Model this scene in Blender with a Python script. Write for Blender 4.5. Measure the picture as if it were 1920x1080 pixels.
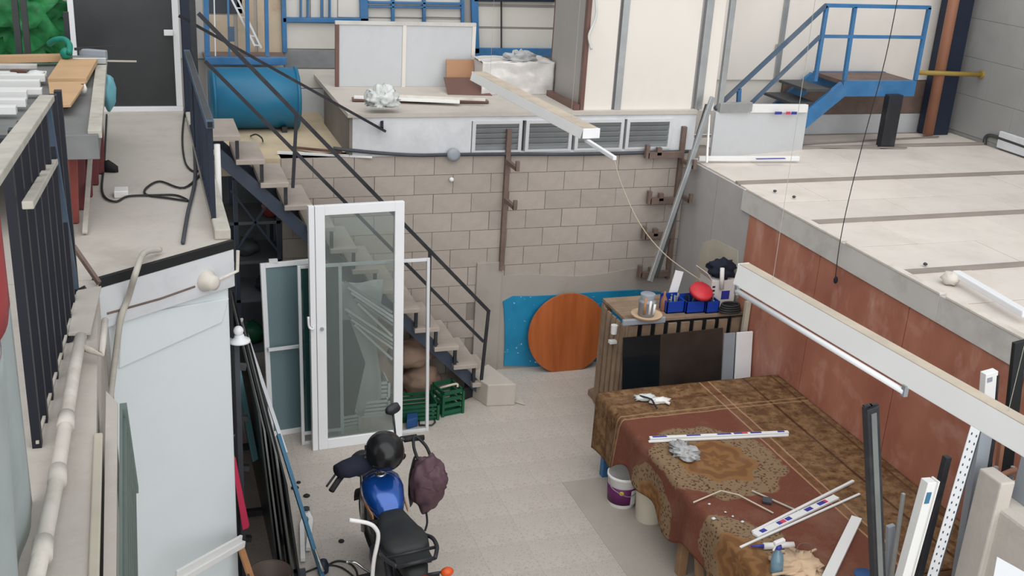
import bpy, math, random
from mathutils import Vector, Matrix, noise
random.seed(7)
scn = bpy.context.scene
for o in list(bpy.data.objects): bpy.data.objects.remove(o)
C = scn.collection
# ---------------------------------------------------------------- camera
F_PX = 2050.0
CAM = Vector((0, 0, 5.03))
YAW, PITCH, ROLL = 0.34189989, 0.359805943, -0.0615467895
_f = Vector((math.sin(YAW)*math.cos(PITCH), math.cos(YAW)*math.cos(PITCH), -math.sin(PITCH)))
_r = Vector((math.cos(YAW), -math.sin(YAW), 0)); _d = -_r.cross(_f)
RT = math.cos(ROLL)*_r + math.sin(ROLL)*_d
DN = -math.sin(ROLL)*_r + math.cos(ROLL)*_d
FW = _f
cd = bpy.data.cameras.new('camera'); cam = bpy.data.objects.new('camera', cd); C.objects.link(cam)
cd.sensor_width = 36; cd.lens = F_PX*36/1920; cd.clip_start = .05; cd.clip_end = 200
m3 = Matrix((RT, -DN, -FW)).transposed()
cam.matrix_world = Matrix.Translation(CAM) @ m3.to_4x4()
scn.camera = cam
# ---------------------------------------------------------------- light: overcast daylight through the open roof
w = bpy.data.worlds.new('overcast_sky'); scn.world = w; w.use_nodes = True
bg = w.node_tree.nodes['Background']; bg.inputs[0].default_value = (.93, .97, 1, 1); bg.inputs[1].default_value = 0.75
sd = bpy.data.lights.new('skylight_sun', 'SUN'); sd.energy = 2.75; sd.angle = math.radians(100); sd.color = (1, .975, .95)
so = bpy.data.objects.new('skylight_sun', sd); C.objects.link(so); so.rotation_euler = Vector((.16, .76, -.63)).to_track_quat('-Z', 'Y').to_euler()
scn.view_settings.view_transform = 'Standard'; scn.view_settings.look = 'None'
scn.view_settings.gamma = 1; scn.view_settings.use_curve_mapping = False
scn.view_settings.exposure = 0.0

# ---------------------------------------------------------------- pixel -> place (a pixel is a direction; the plane gives the distance)
def ray(px, py): return FW + RT*((px-960)/F_PX) + DN*((py-540)/F_PX)
def _on(i, v, px, py):
    d = ray(px, py); return CAM + d*((v-CAM[i])/d[i])
def X(px, py, v): return _on(0, v, px, py)
def Y(px, py, v): return _on(1, v, px, py)
def Z(px, py, v): return _on(2, v, px, py)
V = Vector

# ---------------------------------------------------------------- materials
def lin(c):
    return tuple(((u/255)/12.92 if u/255 <= .04045 else ((u/255+.055)/1.055)**2.4) for u in c)
MATS = {}
class NT:
    def __init__(s, name):
        s.m = bpy.data.materials.new(name); s.m.use_nodes = True; s.t = s.m.node_tree
        s.b = s.t.nodes['Principled BSDF']; s.out = s.t.nodes['Material Output']; MATS[name] = s.m
        s.tc = s.n('ShaderNodeTexCoord')
    def n(s, typ, **kw):
        nd = s.t.nodes.new(typ)
        for k, v in kw.items(): setattr(nd, k, v)
        return nd
    def l(s, a, b): s.t.links.new(a, b)
    def setv(s, sock, v):
        if isinstance(v, bpy.types.NodeSocket): s.l(v, sock)
        else: sock.default_value = v
    def math(s, op, a, b=0.0, c=0.0):
        nd = s.n('ShaderNodeMath', operation=op)
        s.setv(nd.inputs[0], a); s.setv(nd.inputs[1], b); s.setv(nd.inputs[2], c); return nd.outputs[0]
    def mix(s, f, a, b):
        nd = s.n('ShaderNodeMix', data_type='RGBA')
        s.setv(nd.inputs[0], f)
        s.setv(nd.inputs[6], a if isinstance(a, bpy.types.NodeSocket) else (*a, 1)); s.setv(nd.inputs[7], b if isinstance(b, bpy.types.NodeSocket) else (*b, 1))
        return nd.outputs[2]
    def noise(s, scale, detail=3, rough=.55, stretch=None, co='Object'):
        nd = s.n('ShaderNodeTexNoise'); nd.inputs['Scale'].default_value = scale; nd.inputs['Detail'].default_value = detail; nd.inputs['Roughness'].default_value = rough
        if stretch:
            mp = s.n('ShaderNodeMapping'); mp.inputs['Scale'].default_value = stretch; s.l(s.tc.outputs[co], mp.inputs[0]); s.l(mp.outputs[0], nd.inputs['Vector'])
        else: s.l(s.tc.outputs[co], nd.inputs['Vector'])
        return nd.outputs[0]
    def voro(s, scale, out='Distance', feature='F1', stretch=None):
        nd = s.n('ShaderNodeTexVoronoi', feature=feature); nd.inputs['Scale'].default_value = scale
        if stretch:
            mp = s.n('ShaderNodeMapping'); mp.inputs['Scale'].default_value = stretch; s.l(s.tc.outputs['Object'], mp.inputs[0]); s.l(mp.outputs[0], nd.inputs['Vector'])
        else: s.l(s.tc.outputs['Object'], nd.inputs['Vector'])
        return nd.outputs[out]
    def ramp(s, f, lo, hi):
        nd = s.n('ShaderNodeMapRange'); s.setv(nd.inputs[0], f); nd.inputs[1].default_value = lo; nd.inputs[2].default_value = hi; return nd.outputs[0]
    def bump(s, h, strength=.2, dist=.01):
        nd = s.n('ShaderNodeBump'); nd.inputs['Strength'].default_value = strength; nd.inputs['Distance'].default_value = dist
        s.l(h, nd.inputs['Height']); s.l(nd.outputs[0], s.b.inputs['Normal'])
    def fin(s, col, rough=.6, metal=0, spec=.4):
        s.setv(s.b.inputs['Base Color'], col if isinstance(col, bpy.types.NodeSocket) else (*col, 1))
        s.setv(s.b.inputs['Roughness'], rough); s.b.inputs['Metallic'].default_value = metal
        s.b.inputs['Specular IOR Level'].default_value = spec; return s.m
def k(c, f): return tuple(min(1, u*f) for u in c)
def mat(name, rgb, rough=.6, metal=0, var=.12, scale=3, bump=0, bscale=60, dirt=None, dscale=2.5, damt=.5, rnd=0, spec=.4):
    if name in MATS: return MATS[name]
    s = NT(name); c = lin(rgb)
    col = s.mix(s.ramp(s.noise(scale), .3, .7), k(c, 1-var), k(c, 1+var))
    if dirt:
        d = s.ramp(s.noise(dscale, 6, .65), .48, .72)
        col = s.mix(s.math('MULTIPLY', d, damt), col, lin(dirt))
    if rnd:
        oi = s.n('ShaderNodeObjectInfo')
        hs = s.n('ShaderNodeHueSaturation'); s.l(s.math('MULTIPLY_ADD', oi.outputs['Random'], rnd, 1-rnd/2), hs.inputs['Value']); s.l(col, hs.inputs['Color']); col = hs.outputs[0]
    if bump: s.bump(s.noise(bscale, 4), bump)
    return s.fin(col, rough, metal, spec)

# plain ones
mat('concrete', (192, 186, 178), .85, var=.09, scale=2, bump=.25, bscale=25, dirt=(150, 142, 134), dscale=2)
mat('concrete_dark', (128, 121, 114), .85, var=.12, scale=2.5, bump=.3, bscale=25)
mat('cement_strip', (170, 162, 153), .8, var=.1, scale=1.5, bump=.15, bscale=30, dirt=(146, 137, 128), dscale=1.5)
mat('mortar', (138, 130, 123), .9, var=.1, bump=.3)
mat('block', (168, 159, 151), .88, var=.08, scale=6, bump=.35, bscale=70, dirt=(140, 130, 123), dscale=1.6, damt=.5, rnd=.12)
mat('plaster', (163, 156, 148), .85, var=.06, scale=1.6, bump=.15, bscale=18, dirt=(138, 128, 120), dscale=2.2, damt=.5)
mat('white_paint', (210, 213, 217), .7, var=.05, scale=1.8, bump=.12, bscale=30, dirt=(165, 165, 168), dscale=3, damt=.4)
mat('wall_bluegrey', (218, 226, 229), .6, var=.03, scale=1.2, bump=.05, bscale=20, dirt=(196, 204, 207), dscale=1.2, damt=.3)
mat('grey_wall', (176, 174, 173), .7, var=.05, scale=1.2, bump=.05, dirt=(150, 147, 145), damt=.3)
mat('grey_trim', (202, 200, 196), .6, var=.05, scale=2, dirt=(140, 134, 128), dscale=3, damt=.4)
mat('right_wall', (150, 151, 150), .75, var=.08, scale=.8, bump=.08, bscale=15, dirt=(182, 181, 178), dscale=.7, damt=.5)
mat('cream', (206, 203, 196), .55, var=.03, scale=1.5, dirt=(176, 170, 160), dscale=1.6, damt=.3)
mat('cream_old', (188, 172, 150), .65, var=.1, scale=2, dirt=(150, 105, 65), dscale=1.8, damt=.6)
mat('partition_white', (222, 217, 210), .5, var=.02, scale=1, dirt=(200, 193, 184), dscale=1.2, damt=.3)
mat('board_white', (197, 200, 203), .6, var=.04, scale=2, dirt=(165, 165, 165), dscale=2, damt=.35)
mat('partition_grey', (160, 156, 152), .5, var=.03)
mat('roof_panel', (214, 206, 198), .7, var=.04, scale=2, dirt=(180, 170, 160), dscale=2.2, damt=.35, rnd=.06)
mat('roof_seam', (146, 138, 131), .8, var=.1)
mat('blue_steel', (52, 108, 156), .5, var=.14, scale=5, dirt=(105, 125, 145), dscale=6, damt=.35)
mat('blue_steel_dusty', (72, 92, 114), .6, var=.12, scale=4, dirt=(120, 125, 130), damt=.5)
mat('stain_grey', (128, 130, 132), .7, var=.2, scale=4)
mat('bar_black', (24, 27, 38), .45, var=.15)
mat('bench_grey', (118, 120, 120), .6, var=.15, scale=4)
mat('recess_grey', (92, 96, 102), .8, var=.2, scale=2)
mat('dust_tan', (188, 176, 160), .85, var=.12, scale=6)
mat('stringer_grey', (58, 68, 84), .55, var=.15, dirt=(90, 92, 96), damt=.4)
mat('navy_steel', (28, 38, 56), .5, var=.12)
mat('black_steel', (38, 40, 46), .45, var=.15, dirt=(90, 88, 86), dscale=5, damt=.3)
mat('black_tread', (30, 32, 34), .6, var=.2)
mat('dusty_rail', (186, 182, 172), .7, var=.1, scale=8, dirt=(140, 132, 122), dscale=5)
mat('rust_steel', (110, 92, 84), .7, var=.15, scale=6, dirt=(130, 120, 112), dscale=5)
mat('zinc', (176, 180, 182), .35, .75, var=.08, scale=8)
mat('alu', (214, 217, 220), .35, .35, var=.04)
mat('white_gloss', (232, 234, 237), .35, var=.02)
mat('white_plastic', (226, 226, 224), .4, var=.04, scale=5)
mat('white_dusty', (212, 206, 197), .6, var=.08, scale=6, dirt=(165, 155, 142), dscale=5, damt=.5)
mat('profile_white', (228, 229, 228), .4, var=.03)
mat('red_leg', (140, 58, 50), .5, var=.15, scale=6, dirt=(120, 90, 80), damt=.3)
mat('maroon_leg', (98, 34, 38), .5, var=.15, scale=6)
mat('plywood', (196, 160, 122), .6, var=.08, scale=4)
mat('plank', (150, 118, 88), .75, var=.14, scale=8, rnd=.2)
mat('pallet', (140, 119, 99), .8, var=.2, scale=7, rnd=.3)
mat('brown_board', (106, 78, 70), .4, var=.12, scale=3)
mat('tan_floor', (196, 180, 152), .75, var=.06, scale=3, dirt=(165, 148, 125))
mat('tread', (168, 158, 149), .8, var=.08, scale=5, bump=.1, rnd=.08)
mat('barrel_blue', (24, 104, 140), .4, var=.1, scale=2.5, dirt=(60, 90, 105), dscale=2, damt=.4)
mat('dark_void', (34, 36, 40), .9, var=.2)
mat('dark_grey', (66, 70, 76), .7, var=.2, scale=4)
mat('rubber', (30, 30, 32), .75, var=.15)
mat('seat_leather', (40, 42, 43), .55, var=.12, scale=6, bump=.08, bscale=140)
mat('helmet_black', (26, 27, 29), .22, var=.1)
mat('navy_cloth', (26, 30, 48), .85, var=.2, scale=9, bump=.3, bscale=30)
mat('purple_cloth', (88, 66, 74), .75, var=.22, scale=9, bump=.35, bscale=26)
mat('orange_lens', (205, 82, 28), .3, var=.05)
mat('red_lens', (140, 22, 22), .3, var=.05)
mat('chrome', (200, 202, 205), .15, .9, var=.03)
mat('engine', (95, 97, 100), .4, .6, var=.15)
mat('pink_tool', (196, 48, 84), .5, var=.06)
mat('wood_light', (176, 128, 88), .6, var=.12, scale=8)
mat('brown_bucket', (92, 78, 70), .5, var=.12)
mat('bucket_cream', (214, 208, 192), .5, var=.05)
mat('bucket_grey', (146, 152, 160), .5, var=.08)
mat('purple_print', (96, 30, 88), .5, var=.1)
mat('yellow_print', (214, 186, 60), .5)
mat('green_dark', (40, 62, 60), .6, var=.1)
mat('green_crate', (22, 84, 58), .5, var=.12)
mat('sack', (150, 126, 110), .9, var=.14, scale=5, bump=.3, bscale=60)
mat('white_sack', (206, 210, 208), .8, var=.08, scale=5)
mat('blue_bin', (24, 62, 160), .4, var=.08)
mat('blue_bin_dark', (40, 78, 128), .5, var=.1)
mat('red_plastic', (200, 52, 62), .4, var=.06)
mat('cardboard', (172, 132, 102), .8, var=.06)
mat('carton_white', (212, 208, 206), .7, var=.03)
mat('print_blue', (52, 58, 148), .5, var=.15, scale=40)
mat('print_red', (206, 62, 96), .5)
mat('print_black', (36, 36, 44), .5)
mat('teal_machine', (20, 128, 110), .4, var=.1)
mat('teal_bag', (110, 172, 184), .45, var=.1)
mat('green_tarp', (44, 130, 74), .55, var=.45, scale=7)
mat('orange_pipe', (150, 104, 82), .55, var=.1)
mat('yellow_pipe', (150, 126, 60), .5, var=.1)
mat('tarp_white', (176, 186, 186), .6, var=.08, scale=2, dirt=(130, 145, 148), dscale=1.5)
mat('tarp_red', (172, 62, 66), .6, var=.1)
mat('slat_green', (108, 122, 116), .5, var=.1)
mat('yellowed', (188, 182, 166), .7, var=.1, scale=3)
mat('cable', (42, 42, 44), .6)
mat('cable_light', (170, 165, 155), .6)
mat('rope', (196, 186, 168), .8)
mat('black_glass', (20, 26, 30), .12, var=.2, scale=1.2, spec=.5)
mat('mirror_brown', (52, 46, 42), .12, var=.35, scale=2.5, spec=.6)
mat('smoked_panel', (56, 58, 60), .3, var=.2, scale=1.8, dirt=(62, 62, 62), dscale=1.5)
mat('frosted', (104, 128, 134), .3, var=.06, scale=1.2)
mat('louver_glass', (140, 144, 146), .25, var=.1)
mat('sheet_dark', (56, 62, 62), .35, var=.2, scale=5)
mat('sheet_edge', (112, 116, 114), .5, var=.2)
mat('teal_strip', (88, 128, 136), .5, var=.08)
mat('blue_rod', (62, 116, 148), .5, var=.1)
mat('step_concrete', (184, 177, 168), .85, var=.08, scale=3, bump=.2)
mat('paper_tan', (206, 178, 148), .8, var=.1)
mat('galv_dark', (72, 74, 76), .5, .3, var=.15)
# floor: terrazzo
s = NT('terrazzo'); big = s.ramp(s.noise(.9, 4), .35, .7)
col = s.mix(big, lin((176, 168, 160)), lin((190, 182, 174)))
sp = s.ramp(s.voro(34), .10, .34); col = s.mix(s.math('MULTIPLY', s.math('SUBTRACT', 1.0, sp), .55), col, lin((142, 130, 122)))
sp2 = s.ramp(s.noise(90, 2), .58, .66); col = s.mix(s.math('MULTIPLY', sp2, .5), col, lin((214, 206, 198)))
st = s.ramp(s.noise(1.7, 6, .7), .56, .74); col = s.mix(s.math('MULTIPLY', st, .45), col, lin((136, 126, 116)))
s.bump(s.noise(60), .05); s.fin(col, .55, 0, .4)
# orange plywood
s = NT('orange_ply'); n1 = s.noise(2.2, 5, .6, (1, 1, .6)); col = s.mix(s.ramp(n1, .32, .68), lin((158, 100, 82)), lin((184, 126, 104)))
n2 = s.ramp(s.noise(5, 4, .6, (1, 1, .45)), .55, .75); col = s.mix(s.math('MULTIPLY', n2, .6), col, lin((208, 166, 150)))
n3 = s.ramp(s.noise(3.3, 3, .5, (1, 1, 1.4)), .6, .8); col = s.mix(s.math('MULTIPLY', n3, .4), col, lin((214, 176, 162)))
s.fin(col, .5)
# table-top disc, vertical grain
s = NT('disc_wood'); g = s.noise(9, 4, .6, (1, 1, .05)); col = s.mix(s.ramp(g, .3, .7), lin((150, 78, 36)), lin((176, 98, 54))); s.fin(col, .4)
# blue paint on wall
s = NT('blue_wall_paint'); col = s.mix(s.ramp(s.noise(3), .3, .7), lin((18, 116, 158)), lin((34, 138, 180)))
fl = s.ramp(s.noise(26, 2), .70, .74); col = s.mix(fl, col, lin((190, 205, 210))); s.fin(col, .5)
# motorcycle tank
s = NT('tank_blue'); col = s.mix(s.ramp(s.noise(2), .3, .7), lin((16, 58, 138)), lin((28, 98, 182))); s.fin(col, .18, .35, .6); s.b.inputs['Coat Weight'].default_value = .6
# wrapped plastic
s = NT('plastic_film'); col = s.mix(s.ramp(s.noise(5, 4), .3, .7), lin((196, 193, 190)), lin((222, 220, 218))); s.bump(s.noise(4, 3), .3, .02); s.fin(col, .15, 0, .8)
# carpet
s = NT('carpet'); sx = s.n('ShaderNodeSeparateXYZ'); s.l(s.tc.outputs['Object'], sx.inputs[0])
x, y, z = sx.outputs
un = s.math('MAXIMUM', s.math('SUBTRACT', .80, z), 0.0); xx = s.math('SUBTRACT', x, un)
wob = s.math('MULTIPLY', s.math('SUBTRACT', s.noise(7, 2), .5), .10)
pile = s.noise(70, 3)
field = s.mix(pile, lin((98, 60, 48)), lin((122, 76, 62)))
orn = s.voro(16, 'Distance', 'SMOOTH_F1'); orn2 = s.noise(11, 4, .7)
border = s.mix(s.ramp(orn2, .42, .62), lin((98, 72, 50)), lin((134, 104, 74)))
border = s.mix(s.math('MULTIPLY', s.ramp(orn, .26, .12), .6), border, lin((70, 42, 30)))
speck = s.mix(s.ramp(s.math('ADD', s.voro(36), s.math('MULTIPLY', s.noise(14, 3), .35)), .36, .62), lin((76, 56, 44)), lin((132, 110, 86)))
def ell(cx, cy, rx, ry):
    a = s.math('DIVIDE', s.math('SUBTRACT', xx, cx), rx); b = s.math('DIVIDE', s.math('SUBTRACT', y, cy), ry)
    r = s.math('SQRT', s.math('ADD', s.math('MULTIPLY', a, a), s.math('MULTIPLY', b, b)))
    # scalloped outline
    an = s.math('ARCTAN2', a, b); return s.math('ADD', s.math('ADD', r, s.math('MULTIPLY', s.math('COSINE', s.math('MULTIPLY', an, 8.0)), .04)), s.math('MULTIPLY', wob, 3.0))
col = field
for cx, cy, rx, ry in ((4.16, 6.64, .52, .56), (3.62, 5.42, .50, .52), (3.30, 6.75, .30, .34)):
    d = ell(cx, cy, rx, ry)
    col = s.mix(s.ramp(d, 1.02, .98), col, speck)
    ringc = s.mix(s.ramp(s.math('SINE', s.math('MULTIPLY', d, 26.0)), -.3, .6), lin((116, 82, 54)), lin((134, 98, 64)))
    col = s.mix(s.ramp(d, .60, .56), col, ringc)
bm = s.math('MAXIMUM', s.math('GREATER_THAN', s.math('ADD', xx, wob if False else 0.0), 4.71), s.math('GREATER_THAN', y, 7.44))
col = s.mix(bm, col, border)
def line(v, at, wd, c, amt):
    global col
    mk = s.math('LESS_THAN', s.math('ABSOLUTE', s.math('SUBTRACT', v, at)), wd); col = s.mix(s.math('MULTIPLY', mk, amt), col, lin(c))
for at in (4.71, 4.80): line(xx, at, .008, (176, 140, 112), .7)
line(xx, 4.755, .03, (112, 76, 56), .6); line(xx, 5.16, .012, (66, 42, 32), .8); line(xx, 5.45, .012, (84, 54, 40), .8)
for at in (7.44, 7.50): line(y, at, .008, (176, 140, 112), .6)
line(y, 7.72, .02, (84, 50, 34), .5)
col = s.mix(s.math('MULTIPLY', s.ramp(s.noise(2.2, 5, .7), .5, .75), .3), col, lin((150, 128, 108)))
s.bump(pile, .35, .006); s.fin(col, .95, 0, .1)
# glass
def glass(name, tint, amt=.10, milk=None, milkc=(200, 210, 210)):
    s = NT(name); s.t.nodes.remove(s.b)
    tr = s.n('ShaderNodeBsdfTransparent'); tr.inputs[0].default_value = (*lin(tint), 1)
    gl = s.n('ShaderNodeBsdfGlossy'); gl.inputs['Roughness'].default_value = .04
    fr = s.n('ShaderNodeFresnel'); fr.inputs[0].default_value = 1.5
    mx = s.n('ShaderNodeMixShader'); s.l(s.math('ADD', fr.outputs[0], amt*.5), mx.inputs[0]); s.l(tr.outputs[0], mx.inputs[1]); s.l(gl.outputs[0], mx.inputs[2])
    last = mx.outputs[0]
    if milk:
        df = s.n('ShaderNodeBsdfDiffuse'); df.inputs[0].default_value = (*lin(milkc), 1)
        m2 = s.n('ShaderNodeMixShader'); m2.inputs[0].default_value = milk; s.l(last, m2.inputs[1]); s.l(df.outputs[0], m2.inputs[2]); last = m2.outputs[0]
    s.l(last, s.out.inputs[0]); return s.m
glass('clear_glass', (234, 240, 238), .06, .08, (170, 184, 184))
glass('green_glass', (120, 165, 158), .08, .4, (48, 92, 92))
glass('visor', (120, 120, 120), .1, .25, (90, 90, 88))
glass('thin_plastic', (235, 238, 240), .1, .55, (214, 216, 216))
glass('bottle_plastic', (190, 215, 228), .1, .45, (150, 185, 205))

# ---------------------------------------------------------------- mesh builder
class MB:
    def __init__(s): s.v = []; s.f = []
    def add(s, vs, fs):
        b = len(s.v); s.v += [V(p) for p in vs]; s.f += [tuple(i+b for i in q) for q in fs]; return s
    def box(s, lo, hi):
        (a, b, c), (d, e, f) = lo, hi
        a, d = min(a, d), max(a, d); b, e = min(b, e), max(b, e); c, f = min(c, f), max(c, f)
        return s.add([(a,b,c),(d,b,c),(d,e,c),(a,e,c),(a,b,f),(d,b,f),(d,e,f),(a,e,f)], [(0,3,2,1),(4,5,6,7),(0,1,5,4),(1,2,6,5),(2,3,7,6),(3,0,4,7)])
    def bar(s, p, q, w, h, up=(0, 0, 1), q_scale=1):
        p, q = V(p), V(q); d = (q-p).normalized(); u = V(up); a = d.cross(u)
        if a.length < 1e-4: a = d.cross(V((1, 0, 0)))
        a.normalize(); b = a.cross(d).normalized()
        vs = []
        for c, sc in ((p, 1), (q, q_scale)):
            for i, j in ((-1,-1),(1,-1),(1,1),(-1,1)): vs.append(c+a*(i*w/2*sc)+b*(j*h/2*sc))
        return s.add(vs, [(0,1,2,3),(7,6,5,4),(0,4,5,1),(1,5,6,2),(2,6,7,3),(3,7,4,0)])
    def prism(s, poly, vec):
        n = len(poly); vec = V(vec); poly = [V(p) for p in poly]
        return s.add(poly+[p+vec for p in poly], [tuple(range(n-1, -1, -1)), tuple(range(n, 2*n))]+[(i, (i+1) % n, n+(i+1) % n, n+i) for i in range(n)])
    def tube(s, pts, r, n=8, caps=True):
        pts = [V(p) for p in pts]; b = len(s.v); rr = r if isinstance(r, (list, tuple)) else [r]*len(pts)
        ref = None
        for i, p in enumerate(pts):
            d = (pts[min(i+1, len(pts)-1)]-pts[max(i-1, 0)]).normalized()
            if ref is None: ref = d.orthogonal().normalized()
            a = (ref-d*ref.dot(d)); a = a.normalized() if a.length > 1e-5 else d.orthogonal().normalized(); ref = a; c = d.cross(a)
            for j in range(n):
                t = 2*math.pi*j/n; s.v.append(p+a*(math.cos(t)*rr[i])+c*(math.sin(t)*rr[i]))
        for i in range(len(pts)-1):
            for j in range(n):
                s.f.append((b+i*n+j, b+i*n+(j+1) % n, b+(i+1)*n+(j+1) % n, b+(i+1)*n+j))
        if caps:
            s.f.append(tuple(b+j for j in range(n-1, -1, -1))); s.f.append(tuple(b+(len(pts)-1)*n+j for j in range(n)))
        return s
    def lathe(s, prof, c=(0, 0, 0), axis=(0, 0, 1), n=20, xdir=None):
        ax = V(axis).normalized(); a = V(xdir).normalized() if xdir else ax.orthogonal().normalized(); e = ax.cross(a); c = V(c); b = len(s.v); m = len(prof)
        for r, h in prof:
            for j in range(n):
                t = 2*math.pi*j/n; s.v.append(c+ax*h+(a*math.cos(t)+e*math.sin(t))*max(r, 1e-4))
        for i in range(m-1):
            for j in range(n): s.f.append((b+i*n+j, b+i*n+(j+1) % n, b+(i+1)*n+(j+1) % n, b+(i+1)*n+j))
        s.f.append(tuple(b+j for j in range(n-1, -1, -1))); s.f.append(tuple(b+(m-1)*n+j for j in range(n)))
        return s
    def loft(s, secs, n=16, ex=2.6):
        # secs: (center, half width vector, half height vector)
        b = len(s.v)
        for c, a, e in secs:
            c, a, e = V(c), V(a), V(e)
            for j in range(n):
                t = 2*math.pi*j/n; ct, st = math.cos(t), math.sin(t)
                s.v.append(c+a*(math.copysign(abs(ct)**(2/ex), ct))+e*(math.copysign(abs(st)**(2/ex), st)))
        for i in range(len(secs)-1):
            for j in range(n): s.f.append((b+i*n+j, b+i*n+(j+1) % n, b+(i+1)*n+(j+1) % n, b+(i+1)*n+j))
        s.f.append(tuple(b+j for j in range(n-1, -1, -1))); s.f.append(tuple(b+(len(secs)-1)*n+j for j in range(n)))
        return s
    def blob(s, c, r, amp=.0, freq=4, seed=0, nu=20, nv=12, floor=None, ridge=False):
        c = V(c); r = V(r) if not isinstance(r, (int, float)) else V((r, r, r)); b = len(s.v)
        for i in range(nv+1):
            ph = math.pi*i/nv
            for j in range(nu):
                t = 2*math.pi*j/nu; d = V((math.sin(ph)*math.cos(t), math.sin(ph)*math.sin(t), math.cos(ph)))
                nn = noise.noise(d*freq+V((seed*7.3, seed*3.1, 0)))
                if ridge: nn = 1-2*abs(nn)*1.6
                kf = 1+amp*nn
                p = c+V((d.x*r.x*kf, d.y*r.y*kf, d.z*r.z*kf))
                if floor is not None and p.z < floor: p.z = floor
                s.v.append(p)
        for i in range(nv):
            for j in range(nu): s.f.append((b+i*nu+j, b+(i+1)*nu+j, b+(i+1)*nu+(j+1) % nu, b+i*nu+(j+1) % nu))
        return s
    def sheet(s, fn, nu, nv, th=.004):
        # fn(u,v)->Vector ; thickened along its normal
        P = [[V(fn(i/nu, j/nv)) for j in range(nv+1)] for i in range(nu+1)]
        N = [[None]*(nv+1) for _ in range(nu+1)]
        for i in range(nu+1):
            for j in range(nv+1):
                du = P[min(i+1, nu)][j]-P[max(i-1, 0)][j]; dv = P[i][min(j+1, nv)]-P[i][max(j-1, 0)]
                nn = du.cross(dv); N[i][j] = nn.normalized() if nn.length > 1e-9 else V((0, 0, 1))
        b = len(s.v); W = nv+1; K = (nu+1)*W
        for sg in (.5, -.5):
            for i in range(nu+1):
                for j in range(W): s.v.append(P[i][j]+N[i][j]*(th*sg))
        q = lambda i, j, o: b+o*K+i*W+j
        for i in range(nu):
            for j in range(nv):
                s.f.append((q(i,j,0), q(i+1,j,0), q(i+1,j+1,0), q(i,j+1,0))); s.f.append((q(i,j+1,1), q(i+1,j+1,1), q(i+1,j,1), q(i,j,1)))
        for i in range(nu):
            s.f.append((q(i,0,1), q(i+1,0,1), q(i+1,0,0), q(i,0,0))); s.f.append((q(i,nv,0), q(i+1,nv,0), q(i+1,nv,1), q(i,nv,1)))
        for j in range(nv):
            s.f.append((q(0,j,0), q(0,j+1,0), q(0,j+1,1), q(0,j,1))); s.f.append((q(nu,j,1), q(nu,j+1,1), q(nu,j+1,0), q(nu,j,0)))
        return s
    def mesh(s, name, off=V((0, 0, 0)), smooth=False):
        me = bpy.data.meshes.new(name); me.from_pydata([tuple(p-off) for p in s.v], [], s.f); me.update()
        if smooth:
            for p in me.polygons: p.use_smooth = True
        return me
def setp(o, label=None, cat=None, group=None, kind=None):
    if label: o['label'] = label
    if cat: o['category'] = cat
    if group: o['group'] = group
    if kind: o['kind'] = kind
    return o
def thing(name, label, cat, loc, group=None):
    o = bpy.data.objects.new(name, None); o.empty_display_size = .1; C.objects.link(o); o.location = loc
    return setp(o, label, cat, group)
ROOT = {}
def wloc(o):
    p = V(o.location)
    while o.parent: o = o.parent; p += V(o.location)
    return p
def part(root, name, mb, m, bevel=0, smooth=False, label=None, kind=None, sub=False):
    off = wloc(root)
    if sub == 'origin': pass
    me = mb.mesh(name, off, smooth); me.materials.append(MATS[m])
    o = bpy.data.objects.new(name, me); C.objects.link(o); o.parent = root
    if bevel: _bev(o, bevel)
    if smooth == 'auto': pass
    return setp(o, label, None, None, kind)
def _bev(o, wd):
    b = o.modifiers.new('bevel', 'BEVEL'); b.width = wd; b.segments = 2; b.limit_method = 'ANGLE'; b.angle_limit = math.radians(40)
def solo(name, mb, m, label=None, cat=None, group=None, kind=None, bevel=0, smooth=False):
    # origin at base centre
    xs = [p.x for p in mb.v]; ys = [p.y for p in mb.v]; zs = [p.z for p in mb.v]
    off = V(((min(xs)+max(xs))/2, (min(ys)+max(ys))/2, min(zs)))
    me = mb.mesh(name, off, smooth); me.materials.append(MATS[m])
    o = bpy.data.objects.new(name, me); C.objects.link(o); o.location = off
    if bevel: _bev(o, bevel)
    return setp(o, label, cat, group, kind)
def struct(name, mb, m, bevel=0, smooth=False, label=None):
    me = mb.mesh(name, V((0, 0, 0)), smooth); me.materials.append(MATS[m])
    o = bpy.data.objects.new(name, me); C.objects.link(o); o['kind'] = 'structure'
    if label: o['label'] = label
    if bevel: _bev(o, bevel)
    return o
def base(p): return V((p[0], p[1], p[2]))
def curve(pts, n=8):
    # Catmull-Rom through points
    pts = [V(p) for p in pts]; out = []
    for i in range(len(pts)-1):
        p0, p1, p2, p3 = pts[max(i-1, 0)], pts[i], pts[i+1], pts[min(i+2, len(pts)-1)]
        for j in range(n):
            t = j/n; out.append(.5*((2*p1)+(p2-p0)*t+(2*p0-5*p1+4*p2-p3)*t*t+(3*p1-p0-3*p2+p3)*t**3))
    out.append(pts[-1]); return out
# ================================================================ SETTING
D = 10.25          # back block wall
H2 = 2.4           # top of block wall
PL = 2.8           # left platform level
RF = 2.3           # roof of the brown room
WX = 5.55          # brown wall
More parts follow.
